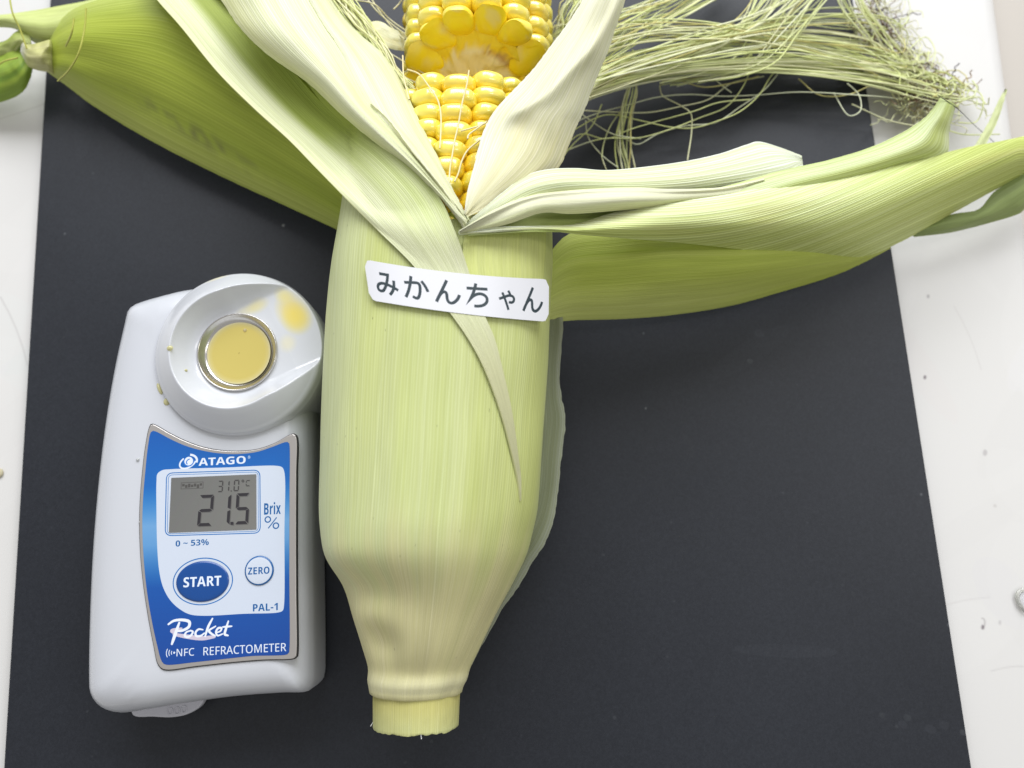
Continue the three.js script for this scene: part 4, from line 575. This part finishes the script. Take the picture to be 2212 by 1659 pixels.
  // print
  const field = [[371, 84], [383, 77], [400, 82], [480, 124], [560, 158], [650, 182], [740, 195], [830, 197], [920, 186], [1000, 160], [1070, 135], [1084, 137], [1088, 152], [1088, 400], [1087, 800], [1087, 1215], [1083, 1230], [1068, 1236], [900, 1242], [800, 1252], [600, 1274], [460, 1288], [438, 1283], [424, 1262], [402, 1180], [376, 1060], [350, 900], [334, 740], [327, 580], [330, 440], [341, 300], [357, 150]].map(([x, y]) => Z5(x, y));
  const xs = field.map((p) => p[0]), zs = field.map((p) => p[1]), bx0 = Math.min(...xs) - 0.0005, bx1 = Math.max(...xs) + 0.0005, bz0 = Math.min(...zs) - 0.0005, bz1 = Math.max(...zs) + 0.0005;
  const PX = 34000, cw = Math.round((bx1 - bx0) * PX), ch = Math.round((bz1 - bz0) * PX);
  const C = (x, y) => { const [a, b] = Z5(x, y); return [(a - bx0) * PX, (b - bz0) * PX]; };
  const K = PX * 0.4166 / F * (CAM_H - TOP) * 1.02;      // one unit of the close-up in print pixels
  const path = (c, pts, close = true) => { c.beginPath(); pts.forEach(([x, y], i) => (i ? c.lineTo(x, y) : c.moveTo(x, y))); if (close) c.closePath(); };
  const text = (c, s, x, y, wz, hz, font, col, slant_ = 0) => { c.save(); const [u, v] = C(x, y); c.translate(u, v); c.font = font.replace('#', 200); c.textAlign = 'left'; c.textBaseline = 'alphabetic'; const w = c.measureText(s).width; c.transform(1, 0, slant_, 1, 0, 0); c.scale(wz * K / w, hz * K / 143); c.fillStyle = col; c.fillText(s, -w / 2, 71); c.restore(); };
  const rrect = (c, q, r) => { c.beginPath(); for (let i = 0; i < 4; i++) { const a = q[i], b = q[(i + 1) % 4], d = q[(i + 3) % 4]; const l1 = Math.hypot(a[0] - d[0], a[1] - d[1]), l2 = Math.hypot(b[0] - a[0], b[1] - a[1]); const p = [a[0] + (d[0] - a[0]) * r / l1, a[1] + (d[1] - a[1]) * r / l1], e = [a[0] + (b[0] - a[0]) * r / l2, a[1] + (b[1] - a[1]) * r / l2]; if (i) c.lineTo(...p); else c.moveTo(...p); c.quadraticCurveTo(a[0], a[1], e[0], e[1]); } c.closePath(); };
  const BLUE = 'rgb(0,98,172)', DB = 'rgb(0,86,150)', WH = 'rgb(228,232,240)', PALE = 'rgb(222,228,238)';
  const print = canvasTex(cw, ch, (c) => {
    const gr = c.createLinearGradient(0, 0, 0, ch); gr.addColorStop(0, 'rgb(0,84,166)'); gr.addColorStop(0.25, 'rgb(10,98,178)'); gr.addColorStop(0.42, 'rgb(104,156,204)'); gr.addColorStop(0.5, 'rgb(92,148,200)'); gr.addColorStop(0.68, 'rgb(0,78,160)'); gr.addColorStop(1, 'rgb(0,64,146)');
    c.fillStyle = gr; c.fillRect(0, 0, cw, ch);
    const wf = [[400, 340], [405, 300], [430, 281], [470, 276], [750, 267], [1020, 258], [1050, 266], [1062, 292], [1062, 600], [1060, 980], [1054, 1006], [1034, 1016], [850, 1024], [640, 1034], [570, 1026], [510, 992], [465, 945], [432, 880], [414, 800], [404, 680], [400, 500]].map(([x, y]) => C(x, y));
    const sp = new THREE.CatmullRomCurve3(wf.map(([x, y]) => V(x, y, 0)), true, 'centripetal').getPoints(200); path(c, sp.map((p) => [p.x, p.y])); c.fillStyle = 'rgb(200,208,222)'; c.fill();
    // frame round the display
    const q1 = [[452, 296], [935, 280], [937, 606], [445, 620]].map((p) => C(...p)), q2 = [[462, 306], [926, 290], [927, 597], [456, 611]].map((p) => C(...p));
    rrect(c, q1, 34 * K); c.strokeStyle = BLUE; c.lineWidth = 4.5 * K; c.stroke(); rrect(c, q2, 22 * K); c.lineWidth = 2.4 * K; c.stroke();
    text(c, 'ATAGO', 742, 233, 242, 38, 'bold #px sans-serif', PALE); text(c, '®', 879, 214, 15, 15, '#px sans-serif', PALE);
    // ringed-planet emblem
    { const [u, v] = C(565, 235); c.save(); c.translate(u, v); c.rotate(-0.5); c.fillStyle = PALE; c.strokeStyle = PALE; c.beginPath(); c.arc(2 * K, 0, 22 * K, 0, 7); c.fill(); c.lineWidth = 8 * K; c.beginPath(); c.ellipse(-4 * K, 2 * K, 44 * K, 27 * K, 0, 0.6, 4.5); c.stroke(); c.lineWidth = 11 * K; c.beginPath(); c.ellipse(6 * K, 0, 38 * K, 30 * K, 0.5, -1.5, 0.35); c.stroke(); c.strokeStyle = 'rgb(40,110,196)'; c.lineWidth = 5 * K; c.beginPath(); c.arc(2 * K, 0, 25 * K, 0.2, 4.2); c.stroke(); c.beginPath(); c.ellipse(4 * K, 4 * K, 16 * K, 12 * K, 0, 2.6, 5.2); c.stroke(); c.restore(); }
    text(c, 'Brix', 998, 480, 88, 57, 'bold #px sans-serif', DB); c.lineWidth = 6 * K; 
    { c.strokeStyle = DB; for (const [x, y] of [[976, 536], [1018, 568]]) { const p = C(x, y); c.beginPath(); c.arc(p[0], p[1], 13.5 * K, 0, 7); c.stroke(); } c.lineWidth = 5 * K; c.beginPath(); c.moveTo(...C(1022, 525)); c.lineTo(...C(978, 582)); c.stroke(); }
    text(c, '0 ~ 53%', 585, 657, 168, 29, 'bold #px sans-serif', DB);
    { const [u, v] = C(640, 856); c.strokeStyle = BLUE; c.lineWidth = 5 * K; c.beginPath(); c.ellipse(u, v, 146 * K, 112 * K, 0, 0, 7); c.stroke(); }
    text(c, 'PAL-1', 965, 990, 134, 34, 'bold #px sans-serif', DB);
    // hand-lettered word
    { c.lineCap = 'round'; c.lineJoin = 'round'; const br = (pts, w, col) => { c.strokeStyle = col; const q = new THREE.CatmullRomCurve3(pts.map(([x, y]) => V(...C(x, y), 0)), false, 'centripetal').getPoints(60); for (let i = 0; i < q.length - 1; i++) { c.lineWidth = K * w * (0.75 + 0.45 * Math.sin(i / q.length * Math.PI)); c.beginPath(); c.moveTo(q[i].x, q[i].y); c.lineTo(q[i + 1].x, q[i + 1].y); c.stroke(); } };
      br([[490, 1130], [560, 1142], [640, 1150], [700, 1142]], 18, 'rgba(200,190,205,0.75)');
      br([[500, 1125], [480, 1112], [530, 1100]], 14, 'rgba(200,190,205,0.6)');
      br([[462, 1078], [490, 1060], [540, 1056], [570, 1066], [568, 1090], [535, 1110], [508, 1114]], 12, WH); br([[518, 1070], [504, 1110], [490, 1150], [480, 1180]], 13, WH);
      br([[575, 1112], [556, 1118], [546, 1136], [560, 1144], [580, 1134], [588, 1116], [575, 1110]], 9, WH); br([[640, 1106], [618, 1104], [602, 1122], [606, 1138], [628, 1138], [648, 1124]], 9, WH);
      br([[690, 1048], [668, 1090], [652, 1140]], 10, WH); br([[706, 1088], [672, 1112], [684, 1126], [704, 1138]], 9, WH); br([[708, 1122], [732, 1112], [736, 1098], [720, 1098], [708, 1118], [716, 1136], [742, 1128]], 8.5, WH); br([[772, 1062], [760, 1100], [754, 1130], [770, 1136]], 10, WH); br([[742, 1092], [790, 1088]], 8, WH); }
    text(c, 'REFRACTOMETER', 855, 1207, 408, 38, '#px sans-serif', PALE); text(c, 'NFC', 548, 1223, 92, 34, '#px sans-serif', PALE);
    { c.strokeStyle = PALE; c.fillStyle = PALE; const [u, v] = C(492, 1225); c.beginPath(); c.arc(u, v, 5 * K, 0, 7); c.fill(); c.lineWidth = 4 * K; for (const r of [14, 26, 38]) { c.beginPath(); c.arc(u, v, r * K, 2.65, 3.65); c.stroke(); } }
  });
  const gp = new THREE.ShapeGeometry(shapeOf(poly(field))), pp = gp.attributes.position, uvp = [];
  for (let i = 0; i < pp.count; i++) uvp.push((pp.getX(i) - bx0) / (bx1 - bx0), 1 - (-pp.getY(i) - bz0) / (bz1 - bz0));
  gp.setAttribute('uv', new THREE.Float32BufferAttribute(uvp, 2)); gp.rotateX(-Math.PI / 2); gp.translate(0, TOP + 0.00046, 0);
  const panel = part('printed_panel', gp, phy({ map: print, roughness: 0.35, clearcoat: 0.3, clearcoatRoughness: 0.15 }), dev);

  // display
  const lq = [[478, 321], [917, 302], [918, 586], [466, 603]].map((p) => Z5(...p)), lw = 700, lh = 440;
  const lcd = canvasTex(lw, lh, (c) => {
    const g2 = c.createLinearGradient(0, 0, lw, lh); g2.addColorStop(0, 'rgb(108,108,106)'); g2.addColorStop(1, 'rgb(120,119,115)'); c.fillStyle = g2; c.fillRect(0, 0, lw, lh);
    const seg = (ch, x, y, w, h, t, col) => { const on = { 0: 'abcdef', 1: 'bc', 2: 'abged', 3: 'abgcd', 5: 'afgcd', C: 'afed' }[ch]; c.save(); c.translate(x, y); c.transform(1, 0, -0.06, 1, 0, 0); c.fillStyle = col; const P2 = { a: [[4, 0], [w - 4, 0], [w - t, t], [t, t]], d: [[t, h - t], [w - t, h - t], [w - 4, h], [4, h]], g: [[6, h / 2], [t, h / 2 - t / 2], [w - t, h / 2 - t / 2], [w - 6, h / 2], [w - t, h / 2 + t / 2], [t, h / 2 + t / 2]], f: [[0, 5], [t, t + 3], [t, h / 2 - t / 2 - 3], [0, h / 2 - 4]], e: [[0, h / 2 + 4], [t, h / 2 + t / 2 + 3], [t, h - t - 3], [0, h - 5]], b: [[w, 5], [w - t, t + 3], [w - t, h / 2 - t / 2 - 3], [w, h / 2 - 4]], c: [[w, h / 2 + 4], [w - t, h / 2 + t / 2 + 3], [w - t, h - t - 3], [w, h - 5]] }; for (const s of on) { c.beginPath(); P2[s].forEach(([a, b], i) => (i ? c.lineTo(a, b) : c.moveTo(a, b))); c.closePath(); c.fill(); } c.restore(); };
    const ink = 'rgb(52,50,54)', shadowInk = 'rgba(60,58,58,0.35)';  // shadow of the digits is drawn in, as a fainter offset copy
    for (const [col, o] of [[shadowInk, 7], [ink, 0]]) { seg('2', 238 + o, 150 + o, 118, 250, 24, col); seg('1', 380 + o, 150 + o, 118, 250, 24, col); seg('5', 540 + o, 148 + o, 108, 248, 24, col); c.fillStyle = col; c.fillRect(506 + o - 14, 375 + o, 24, 24);
      const w = col === ink ? 'rgb(66,64,64)' : shadowInk, oo = o / 2; seg('3', 388 + oo, 40 + oo, 42, 92, 9, w); seg('1', 440 + oo, 40 + oo, 42, 92, 9, w); seg('0', 518 + oo, 38 + oo, 44, 92, 9, w); c.fillStyle = w; c.fillRect(490 + oo, 122 + oo, 9, 9); c.lineWidth = 6; c.strokeStyle = w; c.beginPath(); c.arc(590 + oo, 50 + oo, 8, 0, 7); c.stroke(); seg('C', 616 + oo, 44 + oo, 36, 50, 7, w); }
    c.strokeStyle = 'rgb(84,82,80)'; c.lineWidth = 5; c.strokeRect(84, 44, 180, 50); c.fillStyle = 'rgb(80,78,76)'; for (let i = 0; i < 7; i++) c.fillRect(92 + i * 24, 54 + (i % 2) * 8, 20, 20 + (i % 3) * 5);
  });
  const quad = (q, y) => { const g = new THREE.BufferGeometry(), N = 8, p = [], u = [], ix = []; for (let j = 0; j <= N; j++) for (let i = 0; i <= N; i++) { const a = i / N, b = j / N; p.push(lerp(lerp(q[0][0], q[1][0], a), lerp(q[3][0], q[2][0], a), b), y, lerp(lerp(q[0][1], q[1][1], a), lerp(q[3][1], q[2][1], a), b)); u.push(a, 1 - b); } for (let j = 0; j < N; j++) for (let i = 0; i < N; i++) { const a = j * (N + 1) + i; ix.push(a, a + N + 1, a + 1, a + 1, a + N + 1, a + N + 2); } g.setAttribute('position', new THREE.Float32BufferAttribute(p, 3)); g.setAttribute('uv', new THREE.Float32BufferAttribute(u, 2)); g.setIndex(ix); g.computeVertexNormals(); return g; };
  part('display', quad(lq, TOP + 0.00062), phy({ map: lcd, roughness: 0.3, specularIntensity: 0.6 }), panel);
  // buttons: low domes with lettering on top
  const button = (name, x, y, rx, ry, col, word, wz, hz, ink, ring) => {
    const [a, b] = Z5(x, y), u = K / PX, N = 512, tex = canvasTex(N, N, (c) => { c.fillStyle = col; c.fillRect(0, 0, N, N); if (ring) { c.strokeStyle = ring; c.lineWidth = 26; c.beginPath(); c.arc(N / 2, N / 2, N / 2 - 14, 0, 7); c.stroke(); } c.font = 'bold 100px sans-serif'; c.textAlign = 'center'; const w = c.measureText(word).width; c.translate(N / 2, N / 2); c.scale(wz / (2 * rx) * N / w, hz / (2 * ry) * N / 71.5); c.fillStyle = ink; c.fillText(word, 0, 36); });
    const P3 = []; for (const [k, h] of [[0.001, 0.00046], [0.4, 0.00045], [0.75, 0.00042], [0.9, 0.00036], [0.96, 0.00028], [1, 0.0001]]) { const l = []; for (let i = 0; i <= 64; i++) { const t = i / 64 * 2 * Math.PI; l.push(V(a + k * rx * u * Math.sin(t), TOP + 0.0005 + h, b + k * ry * u * Math.cos(t))); } P3.push(l); }
    const g = gridGeo(P3, (s, t, p) => [0.5 + (p.x - a) / (2 * rx * u), 0.5 - (p.z - b) / (2 * ry * u)]); if (g.attributes.normal.getY(70) < 0) { g.index.array.reverse(); g.computeVertexNormals(); }
    part(name, g, phy({ map: tex, roughness: 0.3, clearcoat: 0.3 }), panel);
  };
  button('start_button', 640, 856, 130, 98, 'rgb(0,68,140)', 'START', 190, 47, 'rgb(222,230,242)');
  button('zero_button', 933, 800, 72, 72, 'rgb(200,208,222)', 'ZERO', 110, 34, DB, DB);

  // strap lug sticking out under the lower edge
  const lug = [[285, 1512], [286, 1545], [330, 1549], [372, 1550], [405, 1543], [430, 1528], [440, 1512], [438, 1490], [300, 1500]].map(([x, y]) => loc(x, y, 0.006));
  part('strap_lug', slab(poly(lug), 0.0038, 0.0022, 0.0005), phy({ color: rgb(0.5, 0.5, 0.55), roughness: 0.4 }), dev);
  { const font = [[368, 1536], [383, 1535], [398, 1532]]; for (const [x, y] of font) { const [a, b] = loc(x, y, 0.006), g = new THREE.TorusGeometry(0.0008, 0.00014, 6, 18); g.rotateX(-Math.PI / 2); g.scale(0.8, 1, 1.1); g.translate(a, 0.0061, b); part('embossed_mark', g, phy({ color: rgb(0.55, 0.55, 0.6), roughness: 0.4 }), dev); } }

  // juice in the well
  const jp = [[0.0001, 0.00062], [0.004, 0.00062], [0.0068, 0.00064], [0.0077, 0.00070], [0.0083, 0.00082]], JP = jp.map(([r, y]) => { const l = []; for (let i = 0; i <= 64; i++) { const t = i / 64 * 2 * Math.PI; l.push(V(O.x + r * Math.sin(t), TOP + y, O.z + r * Math.cos(t))); } return l; });
  const gj = gridGeo(JP, null, (u, v) => mix3([0.555, 0.455, 0.13], [0.57, 0.52, 0.30], smooth(0.6, 1, v))); if (gj.attributes.normal.getY(70) < 0) { gj.index.array.reverse(); gj.computeVertexNormals(); }
  const juice = part('corn_juice', gj.translate(-O.x, -TOP, -O.z), phy({ vertexColors: true, roughness: 0.08, specularIntensity: 0.8 })); juice.position.set(O.x, TOP, O.z); for (const [bx, bz, br] of [[0.0012, -0.0062, 0.0005]]) { const g = new THREE.SphereGeometry(br, 14, 8, 0, Math.PI * 2, 0, Math.PI / 2); g.scale(1, 0.7, 1); const b = part('highlight_bead', g, phy({ color: rgb(0.85, 0.8, 0.6), roughness: 0.03, transmission: 0.7, thickness: 0 }), juice); b.position.set(bx, 0.00066, bz); }  // clear bead added in place of the small highlight on the juice
  tag(juice, 'cloudy yellow corn juice filling the round steel well', 'juice');

  // splashed drops on the white case
  const drops = [[367, 752, 7, 6, 0.0282, 'yellow drop of juice on the left of the sampling head, roundest of the splashes'], [345, 840, 4.5, 14, 0.0266, 'long thin smear of juice at the lower left of the sampling head'], [360, 868, 7, 8, 0.0262, 'yellow drop of juice at the lower end of the thin smear'], [402, 800, 3.4, 3, 0.0292, 'tiny pale drop of juice inside the dish left of the well'], [298, 993, 4, 4, 0.0250, 'small clear drop on the white case left of the blue panel'], [303, 1128, 3, 2.5, 0.0254, 'tiny drop on the left edge of the silver bezel']];
  for (const [x, y, rx, ry, h, label] of drops) {
    let hh = h; for (let k = 0; k < 12; k++) { const [lx, lz] = loc(x, y, hh); if (Math.hypot(lx, lz) < R0) { hh = lerp(hh, TOP + head(lx, lz), 0.6); continue; } const [d] = edge(lx, lz); hh = lerp(hh, prof(d * (lx < cx - 0.015 ? 0.62 : 1)), 0.6); }
    const p = at(x, y, hh), g = new THREE.SphereGeometry(1, 20, 12, 0, Math.PI * 2, 0, Math.PI / 2), k = (CAM_H - hh) / F; g.scale(rx * k, 0.0006, ry * k);
    const m = part('juice_drop', g, phy({ color: x < 310 ? rgb(0.72, 0.73, 0.73) : rgb(0.78, 0.74, 0.42), roughness: 0.08, transmission: 0.45 })); m.position.set(p.x, hh - 0.00005, p.z); m.rotation.y = y > 830 && y < 850 ? 0.45 : 0.2; tag(m, label, 'drop');
  }
}

// ------------------------------------------------------------------ small things on the table
{
  const p = at(2211, 1295, TABLE_Y + 0.002), o = thing('plastic_clip', 'clear plastic piece lying on the white table at the right edge', 'plastic piece', [p.x, TABLE_Y, p.z]); o.scale.setScalar(0.75);
  const c = new THREE.CatmullRomCurve3([V(0.004, 0.0012, -0.0036), V(0.0005, 0.0012, -0.0034), V(-0.0012, 0.0012, -0.002), V(-0.001, 0.0012, 0.001), V(0.0004, 0.0012, 0.0034), V(0.004, 0.0012, 0.004)]);
  part('rim', new THREE.TubeGeometry(c, 40, 0.0008, 8), phy({ color: rgb(0.9, 0.9, 0.85), roughness: 0.05, transmission: 0.7, thickness: 0.001, ior: 1.45 }), o);
  const f = new THREE.CylinderGeometry(0.0034, 0.0036, 0.0012, 24); f.translate(0.0028, 0.0008, 0.0002); part('film', f, phy({ color: rgb(0.95, 0.95, 0.97), roughness: 0.08, transmission: 0.5, thickness: 0.001 }), o);
  const q = at(1, 1022, TABLE_Y), g = new THREE.IcosahedronGeometry(0.0009, 1); g.scale(1.2, 0.6, 1.5);
  const cr = part('crumb', g, std({ color: rgb(0.50, 0.45, 0.30), roughness: 0.8 })); cr.position.set(q.x, TABLE_Y + 0.0004, q.z); tag(cr, 'tan crumb on the white table at the left edge', 'crumb');
}

renderer.render(scene, camera);
